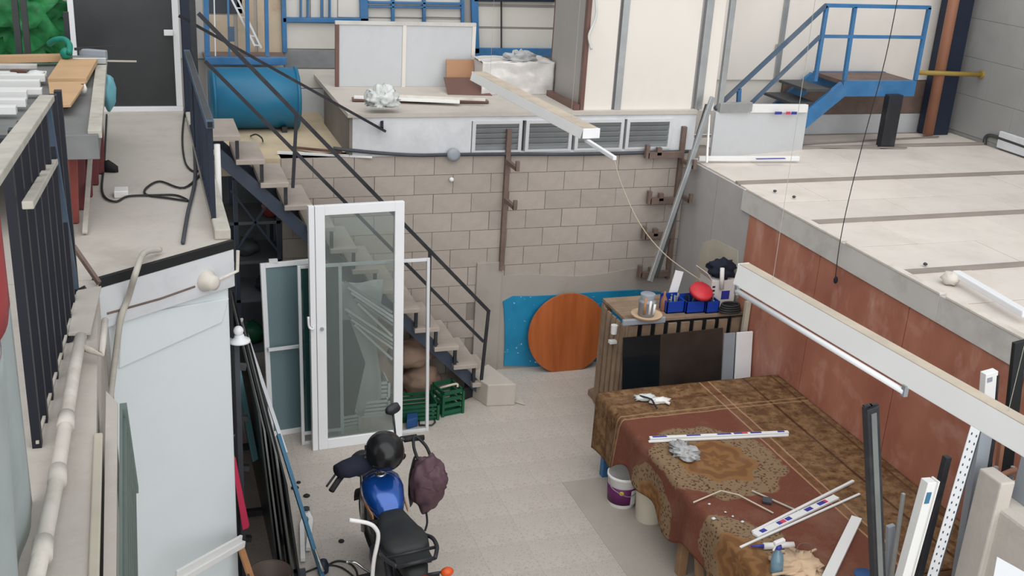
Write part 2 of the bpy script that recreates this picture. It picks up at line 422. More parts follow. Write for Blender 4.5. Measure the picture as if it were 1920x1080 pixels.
# ---- floor
fl = struct('floor', MB().box((-1.5, 1.0, -.12), (5.6, 12.4, -.002)), 'terrazzo', label='speckled beige terrazzo floor')
tile_me = {}
def floor_tile(x0, x1, y0, y1):
    key = (round(x1-x0, 3), round(y1-y0, 3))
    if key not in tile_me:
        me = MB().box((-key[0]/2+.0004, -key[1]/2+.0004, -.01), (key[0]/2-.0004, key[1]/2-.0004, 0)).mesh('tile'); me.materials.append(MATS['terrazzo']); tile_me[key] = me
    o = bpy.data.objects.new('tile', tile_me[key]); C.objects.link(o); o.parent = fl; o.location = ((x0+x1)/2, (y0+y1)/2, 0)
xs = [.36+.4*i for i in range(8)]+[3.38]
ys = [4.65+.4*i for i in range(15)]
for i in range(len(xs)-1):
    for j in range(len(ys)-1): floor_tile(xs[i], xs[i+1], ys[j], ys[j+1])
for a, b in ((3.38, 3.78), (3.78, 4.18), (4.18, 4.58), (4.58, 4.98), (4.98, 5.54)):
    for j in range(8, len(ys)-1): floor_tile(a, b, ys[j], ys[j+1])
part(fl, 'cement_strip', MB().box((3.38, 1.2, -.02), (5.54, ys[8], .003)), 'cement_strip')
# ---- back wall of concrete blocks
wb = struct('wall_back', MB().box((1.25, D+.012, 0), (WX+.3, D+.2, H2)), 'mortar', label='bare grey concrete block wall')
bl_me = {}
def block(x0, x1, z0, z1):
    x0, x1 = max(x0, 1.25), min(x1, WX)
    if x1-x0 < .05: return
    wd = round(x1-x0, 3)
    if wd not in bl_me:
        me = MB().box((-wd/2+.0025, 0, .0025), (wd/2-.0025, .05, .1975)).mesh('block'); me.materials.append(MATS['block']); bl_me[wd] = me
    o = bpy.data.objects.new('block', bl_me[wd]); C.objects.link(o); o.parent = wb
    o.location = ((x0+x1)/2, D+random.uniform(-.004, .003), z0)
for r in range(12):
    z0 = r*.2
    off = .1 if r % 2 else -.1
    for c in range(12):
        x0 = 1.05+off+.4*c
        if r < 5 and x0 > 3.05: continue
        block(x0, x0+.4, z0, z0+.2)
# plastered lower part, with a shallow pier beside the stairs
part(wb, 'plaster', MB().sheet(lambda u, v: V((3.26+u*2.28, D-.002+.003*noise.noise(V((u*6, v*3, 0))), v*(1.06+.03*math.sin(u*9)))), 40, 14, .02), 'plaster', smooth=False)
part(wb, 'pier', MB().box((3.24, D-.03, 0), (3.52, D+.01, 1.25)), 'plaster', bevel=.006)
bp = [(945+2*math.sin(i), y) for i, y in enumerate((686, 650, 610, 580, 566))]+[(962, 556), (1000, 556), (1060, 553), (1120, 548), (1197, 544), (1240, 548), (1244, 690)]
part(wb, 'painted_patch', MB().prism([Y(px, py, D-.03) for px, py in bp], (0, .02, 0)), 'blue_wall_paint', label='flaking bright blue painted patch')
# ledge conduit along top of block wall
lp = [Y(px, py, D-.03) for px, py in ((625, 278), (700, 286), (780, 291), (850, 290), (950, 289), (1100, 289), (1290, 284))]
part(wb, 'conduit', MB().tube(curve(lp, 5), .018, 8), 'dark_grey', smooth=True)
c = Y(850, 290, D-.05); part(wb, 'junction_box', MB().lathe([(.06, -.03), (.065, 0), (.065, .03), (.03, .036)], c, (0, -1, 0), 16), 'bucket_grey', smooth=True)
c = Y(846, 336, D-.01); part(wb, 'switch_knob', MB().lathe([(.022, 0), (.026, .01), (.02, .03), (.008, .036)], c, (0, -1, 0), 10), 'white_plastic', smooth=True)
# ---- storage recess under the stair
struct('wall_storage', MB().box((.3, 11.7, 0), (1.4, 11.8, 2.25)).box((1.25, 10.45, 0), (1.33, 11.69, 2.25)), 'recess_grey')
struct('floor_upper', MB().box((.55, D+.02, 2.24), (1.93, 12.4, H2)), 'tan_floor', label='tan plywood floor in front of the blue tank')
# ---- low white wall with louvre windows, above the block wall
wl = struct('wall_louvre', MB().box((1.93, D, H2), (3.12, D+.12, 2.79)).box((3.12, D, 2.74), (5.33, D+.12, 2.79)).box((3.12, D, H2), (5.33, D+.12, H2+.02)).box((5.33, D, H2), (5.6, D+.12, 2.79)), 'white_paint', label='low white painted wall')
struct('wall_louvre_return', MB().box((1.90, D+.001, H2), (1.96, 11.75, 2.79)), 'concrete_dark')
struct('floor_mezzanine', MB().box((1.88, D-.02, 2.79), (5.6, 12.4, 2.83)), 'concrete', label='dusty upper slab over the louvre windows')
for i, (px0, px1) in enumerate(((885, 978), (985, 1072), (1078, 1168), (1173, 1258))):
    a = Y(px0, 252, D).x; b = Y(px1, 252, D).x
    wn = struct('window_%d' % (i+1), MB().box((a, D-.015, 2.44), (a+.035, D+.05, 2.71)).box((b-.035, D-.015, 2.44), (b, D+.05, 2.71)).box((a, D-.015, 2.71), (b, D+.05, 2.74)).box((a, D-.015, 2.42), (b, D+.05, 2.44)), 'alu')
    for kx in range(5):
        zc = 2.472+kx*.055
        part(wn, 'slat', MB().bar((a+.03, D+.01, zc), (b-.03, D+.01, zc), .006, .062, (0, -.55, 1)), 'louver_glass')
    part(wn, 'backing', MB().box((a-.01, D+.05, 2.41), (b+.01, D+.1, 2.745)), 'dark_grey')
# ---- upper back wall (cream panels in blue steel frames)
BY = 12.3
ub = struct('wall_upper_back', MB().box((-3.2, BY+.035, 2.2), (4.9, BY+.16, 6.5)), 'partition_grey')
def ppanel(px0, py0, px1, py1, m, y=BY+.02, th=.03, name='panel'):
    a = Y(px0, py0, y); b = Y(px1, py1, y)
    part(ub, name, MB().box((a.x, y, b.z), (b.x, y+th, a.z)), m, bevel=.004)
for px0, px1 in ((533, 578), (582, 602), (606, 632), (634, 682), (684, 736), (738, 796), (798, 868)): ppanel(px0, -60, px1, 33, 'cream')
ppanel(533, 42, 632, 92, 'cream'); ppanel(533, 94, 632, 128, 'stain_grey', th=.02, name='stained_strip'); ppanel(533, 130, 632, 165, 'cream', th=.02)
ppanel(533, 167, 640, 260, 'board_white', th=.015)
for py0, py1 in ((-60, 10), (12, 52), (54, 92)): ppanel(886, py0, 1040, py1, 'cream')
ppanel(690, 35, 868, 120, 'cream')
ppanel(385, -60, 455, 26, 'dark_grey'); ppanel(385, 28, 440, 102, 'cream_old'); ppanel(442, -60, 478, 104, 'cream_old', th=.025); ppanel(480, -60, 530, 104, 'cream_old')
ppanel(250, -60, 384, 110, 'grey_wall', th=.02); ppanel(385, 108, 532, 235, 'grey_wall', th=.02)
def bluebar(px0, py0, px1, py1, wd, y=BY-.01, m='blue_steel', d=.05, name='steel_bar'):
    part(ub, name, MB().bar(Y(px0, py0, y), Y(px1, py1, y), wd, d, (0, 1, 0)), m, bevel=.004)
bluebar(530, -50, 534, 98, .05); bluebar(530, 37, 690, 38, .05)
for px in (564, 577, 603, 618): bluebar(px, -50, px, 34, .02)
bluebar(680, -50, 683, 40, .09); bluebar(736, -50, 737, 110, .035); bluebar(794, -50, 796, 110, .035); bluebar(866, -50, 868, 110, .035)
bluebar(690, 4, 866, 7, .025); bluebar(690, 12, 866, 14, .02); bluebar(888, -50, 892, 100, .08); bluebar(888, 97, 1042, 98, .09); bluebar(940, -50, 940, 90, .006, m='cable'); 
bluebar(888, 0, 1042, 1, .03, m='navy_steel')
# blue walkway over the tank
def ywalk(): return 11.95
wk = thing('steel_walkway', 'narrow blue steel walkway deck with blue uprights above the blue tank', 'walkway', Y(460, 112, 12.0))
a, b = Y(384, 112, 11.9), Y(537, 112, 11.9)
part(wk, 'edge_beam', MB().box((a.x, 11.88, a.z-.05), (b.x, 11.94, a.z+.03)), 'blue_steel', bevel=.005)
part(wk, 'deck', MB().box((a.x, 11.9, a.z-.015), (b.x, 12.3, a.z+.02)), 'rust_steel')
for px, wd in ((389, .05), (404, .012), (430, .02), (465, .04), (501, .04)):
    part(wk, 'upright', MB().bar(Y(px, 105, 11.93), Y(px-(4 if px < 460 else 3), -60, 11.93), wd, wd, (0, 1, 0)), 'blue_steel' if wd > .015 else 'alu')
part(wk, 'tag_plate', MB().box(tuple(Y(428, 78, 11.9)), tuple(Y(439, 50, 11.91))), 'blue_steel_dusty')
ld = thing('folding_ladder', 'white aluminium ladder leaning diagonally behind the blue uprights', 'ladder', Y(492, 84, 12.05))
for dx in (0, 12): part(ld, 'rail', MB().bar(Y(478+dx, 78+4*(dx > 0)+8, 12.05), Y(425+dx, -20, 12.05), .02, .02), 'alu')
for t in range(6):
    f_ = t/6; part(ld, 'rung', MB().bar(Y(478-53*f_, 84-104*f_, 12.05), Y(490-53*f_, 86-106*f_, 12.05), .012, .012), 'alu')
# ---- white panelled cabin on the mezzanine
CY = D+.05
wc = struct('wall_cabin', MB().box((4.34, CY+.04, 2.83), (5.72, CY+.1, 5.6)), 'grey_wall', label='white panelled cabin wall')
def cab(px0t, px0b, px1t, px1b, pyb=208, y=CY, m='partition_white', name='panel'):
    a = Y(px0t, -100, y); b = Y(px0b, pyb, y); c2 = Y(px1b, pyb, y); d2 = Y(px1t, -100, y)
    x0 = (a.x+b.x)/2; x1 = (c2.x+d2.x)/2
    part(wc, name, MB().box((x0, y, b.z), (x1, y+.05, 5.4)), m, bevel=.003)
cab(1112, 1092, 1168, 1151); cab(1184, 1162, 1323, 1302); cab(1345, 1312, 1372, 1340)
for a0, b0 in ((1157, .035), (1309, .04), (1350, .03)):
    p = Y(a0, 205, CY-.01); part(wc, 'stud', MB().box((p.x-b0, CY-.02, 2.83), (p.x+b0, CY+.03, 5.4)), 'zinc', bevel=.003)
p = Y(1090, 208, CY); part(wc, 'corner_strip', MB().box((p.x-.02, CY-.01, 2.83), (p.x+.02, CY+.06, 5.4)), 'brown_board')
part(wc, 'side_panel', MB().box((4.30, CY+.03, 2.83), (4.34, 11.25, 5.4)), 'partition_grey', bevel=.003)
part(wc, 'rear_strip', MB().box((4.30, 11.25, 2.83), (4.33, 11.28, 5.4)), 'brown_board')
p = Y(1113, 45, CY-.05); part(wc, 'hanging_rag', MB().tube(curve([p+V((0, 0, .25)), p+V((.02, 0, .1)), p, p+V((-.04, 0, -.12)), p+V((.0, 0, -.25))], 5), .012, 6), 'white_sack', smooth=True)
# ---- wall behind the blue stair
RY = 11.32
wr = struct('wall_stair_back', MB().box((5.7, RY+.04, RF), (9.9, RY+.12, 6)), 'partition_white')
def srp(px0, py0, px1, py1, m, name='panel', y=RY, th=.05):
    a, b = Y(px0, py0, y), Y(px1, py1, y); part(wr, name, MB().box((a.x, y, b.z), (b.x, y+th, a.z)), m, bevel=.003)
xm_ = Y(1466, 60, RY).x; zb_ = Y(1600, 150, RY).z
part(wr, 'panel', MB().box((5.72, RY, 2.95), (xm_-.01, RY+.05, 5.5)), 'partition_white', bevel=.003); part(wr, 'panel', MB().box((xm_+.01, RY, zb_), (9.5, RY+.05, 5.5)), 'partition_white', bevel=.003); srp(1470, 152, 1745, 213, 'rust_steel', 'stained_band'); srp(1470, 215, 1745, 258, 'board_white')
p = Y(1466, 60, RY); part(wr, 'stud', MB().box((p.x-.03, RY-.03, 2.95), (p.x+.03, RY+.03, 5.5)), 'zinc')
part(wr, 'bolt', MB().box(tuple(Y(1455, 96, RY-.04)), tuple(Y(1463, 83, RY-.02))), 'zinc')
struct('wall_low_front', MB().prism([V((5.83, D+.0, RF)), V((7.14, D+.26, RF)), V((7.14, D+.30, RF)), V((5.83, D+.04, RF))], (0, 0, .50)), 'board_white', label='low white board in front of the blue stair')
# ---- right wall
RX = 9.78
wrt = struct('wall_right', MB().box((RX, 2, RF-.3), (RX+.15, RY+.1, 6.5)), 'right_wall', label='weathered grey block wall')
for j in range(9):
    for i in range(9):
        x0 = 2.0+i*1.03; part(wrt, 'panel', MB().box((RX-.012, x0+.003+(.5 if j % 2 else 0), 2.35+j*.46), (RX+.01, min(x0+1.03+(.5 if j % 2 else 0), RY), 2.35+j*.46+.457)), 'right_wall', bevel=.002)
part(wrt, 'skirting', MB().box((RX-.05, 7.5, RF+.02), (RX-.01, 10.35, RF+.22)), 'white_paint', bevel=.01)
# ---- brown room: wall, trim, roof
wx = struct('wall_room', MB().box((WX+.02, 3.2, 0), (WX+.12, D+.05, RF-.02)), 'grey_wall', label='grey painted end of the room wall')
part(wx, 'grey_panel', MB().box((WX, 8.86, 0), (WX+.03, 9.55, RF)), 'grey_wall'); part(wx, 'grey_panel', MB().box((WX, 9.56, 0), (WX+.03, D, RF)), 'grey_wall')
part(wx, 'primer_patch', MB().prism([X(px, py, WX) for px, py in ((1318, 455), (1338, 448), (1384, 470), (1384, 560), (1300, 560), (1308, 500))], (-.004, 0, 0)), 'yellowed')
for i, (a, b) in enumerate(((7.64, 8.85), (6.42, 7.63), (5.20, 6.41), (4.62, 5.19))): part(wx, 'plywood_sheet', MB().box((WX-.012, a, 0), (WX+.02, b, 2.15)), 'orange_ply', bevel=.002)
for i, (a, b) in enumerate(((7.36, 9.0), (6.1, 7.358), (4.9, 6.098), (3.4, 4.898))):
    part(wx, 'trim_board', MB().box((WX-.03, a, RF-.19), (WX+.02, b, RF+.02)), 'grey_trim', bevel=.004)
    part(wx, 'trim_cap', MB().box((WX-.035, a, RF+.02), (WX+.03, b-.06, RF+.04)), 'white_dusty', bevel=.004)
rf = struct('ceiling_room', MB().box((WX+.02, 3.0, RF-.06), (RX, RY+.06, RF-.012)), 'roof_seam', label='top of the room ceiling panels')
rme = {}
yy = 11.2; r = 0
while yy > 3.6:
    y0 = yy-.655
    for i in range(4):
        x0 = WX+.06+i*1.22-(.6 if r % 2 else 0); x1 = x0+1.215; x0 = max(x0, WX+.06); x1 = min(x1, RX-.02)
        if x1-x0 < .1: continue
        part(rf, 'panel', MB().box((x0, y0+.008, RF-.02), (x1, yy-.004, RF+random.uniform(-.003, .003))), 'roof_panel', bevel=.003)
    if r % 2 == 1: part(rf, 'rib', MB().bar((WX+.03, yy, RF+.012), (RX-.03, yy+.03, RF+.012), .05, .03), 'roof_seam')
    yy -= .655; r += 1
# ---- left platform
pf = struct('floor_platform', MB().prism([V((-.30, 6.10, PL-.2)), V((.50, 6.68, PL-.2)), V((.50, 10.75, PL-.2)), V((-3.0, 10.75, PL-.2)), V((-3.0, 6.1, PL-.2))], (0, 0, .2)), 'concrete', label='grey concrete upper platform floor')
e0, e1 = V((-.30, 6.10, 0)), V((.50, 6.68, 0)); ed = (e1-e0).normalized(); en = V((ed.y, -ed.x, 0))
part(pf, 'edge_strip', MB().bar(e0+V((0, 0, PL-.02))+en*.01, e1+V((0, 0, PL-.02))+en*.01, .03, .055), 'black_tread', label='black edge strip')
part(pf, 'kerb', MB().box((.40, 6.70, PL), (.50, 10.2, PL+.07)), 'dusty_rail', bevel=.01)
wf = struct('wall_platform', MB().prism([V((-.24, 6.16, 0)), V((.47, 6.675, 0)), V((.47, 6.9, 0)), V((-.24, 6.9, 0))], (0, 0, PL-.2)), 'wall_bluegrey', bevel=.01, label='pale blue grey wall below the platform')
part(wf, 'fascia', MB().prism([e0+V((0, 0, PL-.30)), e1+V((0, 0, PL-.30)), e1+V((0, 0, PL-.05)), e0+V((0, 0, PL-.05))], V((en.x*.022, en.y*.022, 0))), 'white_paint', bevel=.006)
# render folds on that wall
for (pa, pb) in (((215, 688), (412, 600)),):
    def onw(px, py, o=0):
        d = ray(px, py); n0 = en; q = e0+en*o; return CAM+d*((q-CAM).dot(n0)/d.dot(n0))
    part(wf, 'render_fold', MB().prism([onw(218, 690, -.03), onw(412, 603, -.03), onw(425, 556, -.03), onw(222, 592, -.03)], en*.03), 'wall_bluegrey', bevel=.01)
cp = [onw(200, 588, .02), onw(300, 560, .02), onw(365, 537, .02)]
part(wf, 'conduit', MB().tube(cp, .008, 8), 'rust_steel'); part(wf, 'conduit', MB().tube([onw(395, 530, .02), onw(420, 520, .02), onw(445, 508, .02), onw(446, 470, .02)], .012, 8), 'white_dusty')
c = onw(384, 525, .01); part(wf, 'lamp_holder', MB().lathe([(.065, 0), (.07, .02), (.05, .05), (.045, .09), (.02, .1)], c, en, 18), 'white_dusty', smooth=True)
# narrow ledge running towards the viewer
lg = struct('floor_ledge', MB().prism([V((-.27, 6.095, 2.55)), V((-3.0, 6.095, 2.55)), V((-3.0, 1.2, 2.55)), V((-.20, 1.2, 2.55))], (0, 0, .25)), 'concrete', label='narrow dusty concrete ledge beside the railing')
struct('wall_ledge', MB().prism([V((-.26, 6.14, 0)), V((-.40, 6.14, 0)), V((-.40, 1.2, 0)), V((-.20, 1.2, 0))], (0, 0, 2.55)), 'plaster')
struct('wall_left', MB().box((-3.2, 1, 0), (-3.05, 12.4, 6.5)), 'grey_wall')
part(lg, 'cover_plate', MB().prism([Z(px, py, 2.83) for px, py in ((146, 548), (190, 540), (170, 628), (128, 630))], (0, 0, .012)), 'concrete', label='grey metal cover plate')
pr = thing('waste_pipe', 'dusty white plastic drain pipe lying along the concrete ledge', 'pipe', Z(150, 660, 2.83))
pp = [Z(px, py, 2.87) for px, py in ((152, 632), (140, 690), (122, 800), (106, 900), (84, 1010), (66, 1090))]
part(pr, 'pipe_run', MB().tube(pp, .028, 10), 'white_dusty', smooth=True)
for px, py in ((124, 790), (108, 893), (80, 1030)):
    q = Z(px, py, 2.87); part(pr, 'coupling', MB().tube([q-V((0, .05, 0)), q+V((0, .05, 0))], .034, 12), 'white_dusty', smooth=True)
q = [Z(152, 650, 2.87), Z(172, 658, 2.87), Z(190, 664, 2.87), Z(193, 640, 2.89), Z(197, 600, 2.92)]
part(pr, 'branch', MB().tube(q, .016, 8), 'white_dusty', smooth=True)
hs = curve([Z(*a) for a in ((300, 468, 2.83), (270, 475, 2.86), (255, 510, 2.85))]+[onw(240, 560, .05), onw(226, 600, .05), onw(215, 680, .05), onw(205, 760, .06)], 6)
solo('grey_hose', MB().tube(hs, .018, 8), 'dusty_rail', 'grey flexible hose hanging over the black edge strip', 'hose', smooth=True)
# slatted shutter leaning on the ledge wall
sh = thing('louvre_shutter', 'greenish grey slatted shutter leaning against the ledge wall', 'shutter', V((-.1, 4.0, 1.5)))
def shp(u, v): # u from far to near, v up
    return V((-.158+.024*(1-v), 4.63-u*2.4, 2.32+v*.43))
def shq(u0, u1, v0, v1, off, th):
    nrm = V((1, 0, .055)).normalized(); return MB().prism([shp(u0, v0)+nrm*off, shp(u1, v0)+nrm*off, shp(u1, v1)+nrm*off, shp(u0, v1)+nrm*off], nrm*th)
part(sh, 'backing', shq(.01, .99, .01, .99, 0, .004), 'dark_grey')
for a_ in ((0, .025, 0, 1), (.975, 1, 0, 1)): part(sh, 'frame_post', shq(*a_, 0, .03), 'slat_green')
for a_ in ((.025, .975, 0, .03), (.025, .975, .97, 1)): part(sh, 'frame_rail', shq(*a_, 0, .012), 'slat_green')
for i in range(6): part(sh, 'slat', shq(.03, .97, .05+i*.153, .05+i*.153+.10, .006, .016), 'slat_green')
solo('grey_cover_board', MB().prism([V((-.215, 4.75, 2.74)), V((-.195, 1.6, 2.74)), V((-.165, 1.6, 2.74)), V((-.165, 4.62, 2.74))], (0, 0, .02)), 'concrete', 'grey fibre board lying between the ledge and the shutter', 'board')
solo('yellowed_strip', MB().bar(V((-.235, 4.25, 2.805)), V((-.225, 1.6, 2.805)), .035, .02), 'yellowed', 'yellowed plastic strip along the ledge edge beside the drain pipe', 'strip', bevel=.006)
# ================================================================ STAIR against the block wall
st = thing('staircase', 'open steel staircase with concrete treads and black handrail along the block wall', 'staircase', V((3.2, 9.9, 0)))
SY0, SY1 = 9.52, 10.22
NS = 13; rise = 2.8/NS; run = (3.18-.72)/(NS-1)
for i in range(1, NS+1):
    zt = i*rise; x1 = 3.28-(i-1)*run; x0 = x1-run-.045
    part(st, 'tread', MB().box((x0, SY0, zt-.045), (x1, SY1, zt)), 'tread', bevel=.005)
    part(st, 'tread_bracket', MB().bar((x1-.03, SY0+.03, zt-.04), (x1-.03, SY0+.03, zt-rise+.01), .03, .03, (0, 1, 0)), 'black_steel')
for yv in (SY0+.10, SY1-.06):
    part(st, 'stringer', MB().bar((3.22, yv, .03), (.62, yv, 2.62), .06, .11, (0, 0, 1)), 'navy_steel' if yv > 9.9 else 'stringer_grey')
yo = 9.55
part(st, 'handrail', MB().bar(Y(917, 584, yo), Y(372, 25, yo), .035, .035, (0, 1, 0)), 'black_steel')
part(st, 'mid_rail', MB().bar(Y(906, 640, yo), Y(385, 115, yo), .03, .03, (0, 1, 0)), 'black_steel')
for a, b in (((916, 584), (902, 716)), ((806, 472), (803, 620)), ((556, 214), (549, 352))):
    part(st, 'baluster', MB().bar(Y(*a, yo), Y(*b, yo), .028, .028, (0, 1, 0)), 'black_steel')
p = Y(372, 25, yo); part(st, 'newel', MB().bar(V((.47, 9.6, PL+.02)), V((.47, 9.6, 4.6)), .05, .05, (0, 1, 0)), 'black_steel')
# foot block
solo('concrete_step', MB().prism([Z(915, 682, .24), Z(968, 720, .24), Z(915, 722, .24), Z(880, 700, .24)], (0, 0, -.24)).prism([Z(940, 745, .02), Z(985, 758, .02), Z(960, 712, .02), Z(930, 716, .02)], (0, 0, -.02)), 'step_concrete', 'pale concrete block at the foot of the staircase', 'step', bevel=.01)
# loose black bar over the stair
lb = thing('wall_handrail', 'long black handrail bar fixed to the white wall above the staircase', 'handrail', Y(720, 244, D-.06))
part(lb, 'rail', MB().bar(Y(722, 246, D-.06), Y(336, 30, D-.5), .04, .025), 'black_steel'); part(lb, 'bracket', MB().bar(Y(716, 240, D-.05), Y(716, 228, D+.01), .03, .03), 'black_steel')
# ================================================================ platform railing (right edge) and tall post
gr = thing('platform_railing', 'dusty dark steel railing on the right edge of the platform', 'railing', V((.42, 7.0, PL)))
part(gr, 'top_rail', MB().box((.385, 6.86, 3.47), (.435, 9.6, 3.52)), 'blue_steel_dusty', bevel=.004)
part(gr, 'rail_dust', MB().box((.392, 6.9, 3.52), (.428, 9.5, 3.522)), 'galv_dark')
part(gr, 'rail_end', MB().box((.395, 6.857, 3.478), (.425, 6.862, 3.512)), 'rubber')
for yv in (6.95, 7.9, 8.8): part(gr, 'post', MB().box((.40, yv-.012, PL+.05), (.43, yv+.012, 3.48)), 'navy_steel')
for i in range(18): yv = 7.08+i*.14; part(gr, 'bar', MB().box((.408, yv, PL+.06), (.422, yv+.014, 3.475)), 'navy_steel')
part(gr, 'bottom_rail', MB().box((.40, 6.95, PL+.07), (.425, 9.55, PL+.095)), 'navy_steel')
tp = solo('steel_column', MB().box((.40, 10.25, PL), (.48, 10.35, 5.2)), 'navy_steel', 'tall dark steel column at the corner of the platform', 'column', bevel=.006)
solo('plastic_conduit', MB().tube([V((.455, 7.95, PL+.07)), V((.455, 7.95, 3.1)), V((.455, 7.95, 3.36))], .02, 10), 'white_plastic', 'short white plastic conduit standing on the platform kerb', 'pipe', smooth=True)
solo('drain_pipe_piece', MB().tube([V((.515, 7.9, 2.45)), V((.515, 7.9, 3.12))], .022, 10), 'white_plastic', 'white plastic pipe stub beside the top stair tread', 'pipe', smooth=True)
# cables on the platform
solo('extension_cable', MB().tube(curve([Z(px, py, PL+.012) for px, py in ((350, 180), (342, 250), (346, 300), (360, 320), (378, 322), (345, 352), (300, 340), (275, 352), (275, 365), (320, 372), (352, 376), (330, 366), (290, 366), (240, 368), (215, 378), (192, 360), (196, 300), (200, 215))], 6), .008, 6), 'cable', 'black extension cable coiled on the concrete platform', 'cable', smooth=True)
solo('socket_box', MB().box(tuple(Z(214, 372, PL)), tuple(Z(241, 362, PL)+V((0, 0, .05)))), 'white_plastic', 'small white socket box on the platform cable', 'socket', bevel=.006)
solo('floor_hose', MB().tube(curve([Z(px, py, PL+.016) for px, py in ((362, 250), (366, 330), (352, 400), (343, 455))], 6), .013, 8), 'dark_grey', 'dark hose lying beside the platform kerb', 'hose', smooth=True)
shp_ = MB().loft([(Z(196, 322, PL)+V((0, 0, .04)), (0, .04, 0), (0, 0, .04)), (Z(205, 322, PL)+V((0, 0, .045)), (0, .045, 0), (0, 0, .045)), (Z(215, 322, PL)+V((0, 0, .03)), (0, .05, 0), (0, 0, .03)), (Z(222, 322, PL)+V((0, 0, .02)), (0, .03, 0), (0, 0, .02))], 12)
solo('shoe', shp_, 'rubber', 'black shoe on the platform under the bench', 'shoe', smooth=True)
# ================================================================ window frame with dark panel on the platform
wn = thing('window_unit', 'white framed sliding window with dark film standing at the end of the platform', 'window', V((0, 10.55, PL)))
def wp(px, py): return Y(px, py, 10.58)
tl, tr_, br, bl_ = wp(138, -40), wp(326, -40), wp(346, 204), wp(196, 208)
W0 = wp(200, 208).x-.26; W1 = wp(343, 206).x
zt = 4.15
part(wn, 'frame_jamb', MB().box((W1-.055, 10.54, PL+.045), (W1, 10.62, zt-.05)), 'white_gloss', bevel=.004); part(wn, 'frame_jamb', MB().box((W0, 10.54, PL+.045), (W0+.05, 10.62, zt-.05)), 'white_gloss', bevel=.004)
part(wn, 'frame_sill', MB().box((W0, 10.54, PL), (W1, 10.62, PL+.045)), 'white_gloss', bevel=.004); part(wn, 'frame_head', MB().box((W0, 10.54, zt-.05), (W1, 10.62, zt)), 'white_gloss', bevel=.004)
part(wn, 'pane', MB().box((W0+.04, 10.575, PL+.04), (W1-.05, 10.59, zt-.04)), 'smoked_panel')
q = Y(318, 62, 10.53); part(wn, 'latch', MB().box((q.x-.05, 10.50, q.z-.02), (q.x+.03, 10.54, q.z+.03)), 'white_gloss', bevel=.004)
# things left of it
solo('aluminium_profiles', MB().box((-.98, 10.45, PL), (-.93, 10.5, 4.3)).box((-.91, 10.45, PL), (-.86, 10.5, 4.35)), 'galv_dark', 'pair of grey metal profiles standing behind the workbench', 'profile')
gt = MB()
a = Y(38, 45, 10.9); gt.blob(a, (.34, .14, .44), .6, 3.4, 3, 44, 30, None, True)
solo('green_tarpaulin', gt, 'green_tarp', 'crumpled green plastic tarpaulin behind the workbench', 'tarpaulin', smooth=True)
solo('rack_post', MB().box((-1.20, 10.5, PL), (-1.16, 10.56, 4.3)), 'plank', 'wooden post against the green tarpaulin', 'post')
solo('rack_post', MB().box((-1.36, 10.5, PL), (-1.33, 10.54, 4.2)), 'dusty_rail', 'pale thin post at the edge of the green tarpaulin', 'post')
# ================================================================ workbench on the platform
wbn = thing('workbench', 'metal workbench with rows of red legs on the platform', 'workbench', V((-.7, 8.2, PL)))
BT = 3.45
part(wbn, 'bed', MB().box((-2.2, 6.95, BT-.16), (-.24, 9.5, BT-.03)), 'bench_grey', bevel=.006)
part(wbn, 'edge_channel', MB().box((-.30, 6.95, BT-.05), (-.22, 9.6, BT)), 'dusty_rail', bevel=.004)
part(wbn, 'front_apron', MB().box((-2.2, 6.91, BT-.17), (-.24, 6.95, BT-.02)), 'bench_grey', bevel=.004)
for i in range(6):
    yv = 6.98+i*.28; m = 'red_leg' if i < 2 else 'maroon_leg'
    part(wbn, 'leg', MB().bar((-.45+.034*i, yv+.02*i, BT-.16), (-.47+.034*i, yv-.1+.02*i, PL), .065, .07, (0, 1, 0)), m, bevel=.004)
    part(wbn, 'leg', MB().bar((-1.9, yv, BT-.16), (-1.9, yv, PL), .05, .09, (0, 1, 0)), m, bevel=.004)
part(wbn, 'brace', MB().bar((-.31, 8.5, BT-.18), (-.36, 6.9, PL+.02), .03, .012), 'dusty_rail')
def bz(px, py): return Z(px, py, BT)
bd = [(92, 160), (120, 115), (186, 115), (140, 200), (97, 203), (90, 170)]
solo('plywood_offcut', MB().prism([Z(px, py, BT+.03) for px, py in ((96, 203), (133, 201), (162, 158), (91, 159))], (0, 0, .02)), 'plywood', 'tapered light plywood offcut on the red workbench', 'board', bevel=.002)
solo('plywood_offcut', MB().prism([Z(px, py, BT+.01) for px, py in ((90, 157), (163, 156), (186, 114), (118, 114))], (0, 0, .038)), 'plywood', 'square light plywood piece lying behind the tapered offcut', 'board', bevel=.002)
solo('support_block', MB().box(tuple(Z(98, 204, BT-.03)), tuple(Z(128, 190, BT)+V((0, 0, .03)))), 'black_steel', 'dark tool block under the tapered plywood offcut', 'block')
solo('timber_strip', MB().bar(Z(-60, 112, BT+.03), Z(114, 108, BT+.03), .1, .05), 'plywood', 'long light timber strip lying across the back of the workbench', 'timber')
for i, (y0, x1, hh) in enumerate(((152, 86, .05), (163, 76, .05), (176, 80, .04), (186, 52, .06), (199, 50, .05), (213, 32, .05), (142, 88, .03), (128, 70, .03))):
    a, b = Z(-200, y0, BT), Z(x1, y0, BT)
    q = MB().bar(a+V((0, 0, hh/2)), b+V((0, 0, hh/2)), .07, hh)
    solo('window_profile', q, 'profile_white' if i != 7 else 'grey_trim', ['wide pale profile', 'flat white profile', 'thin white profile', 'thick bright white profile', 'second bright white profile', 'short white profile end', 'greyish white profile', 'grey dusty profile'][i]+' stacked on the left of the workbench', 'profile', 'window profiles on the workbench', bevel=.003)
solo('dark_offcut', MB().bar(Z(22, 134, BT+.03), Z(52, 136, BT+.03), .05, .03), 'brown_board', 'small dark brown offcut on the workbench', 'offcut')
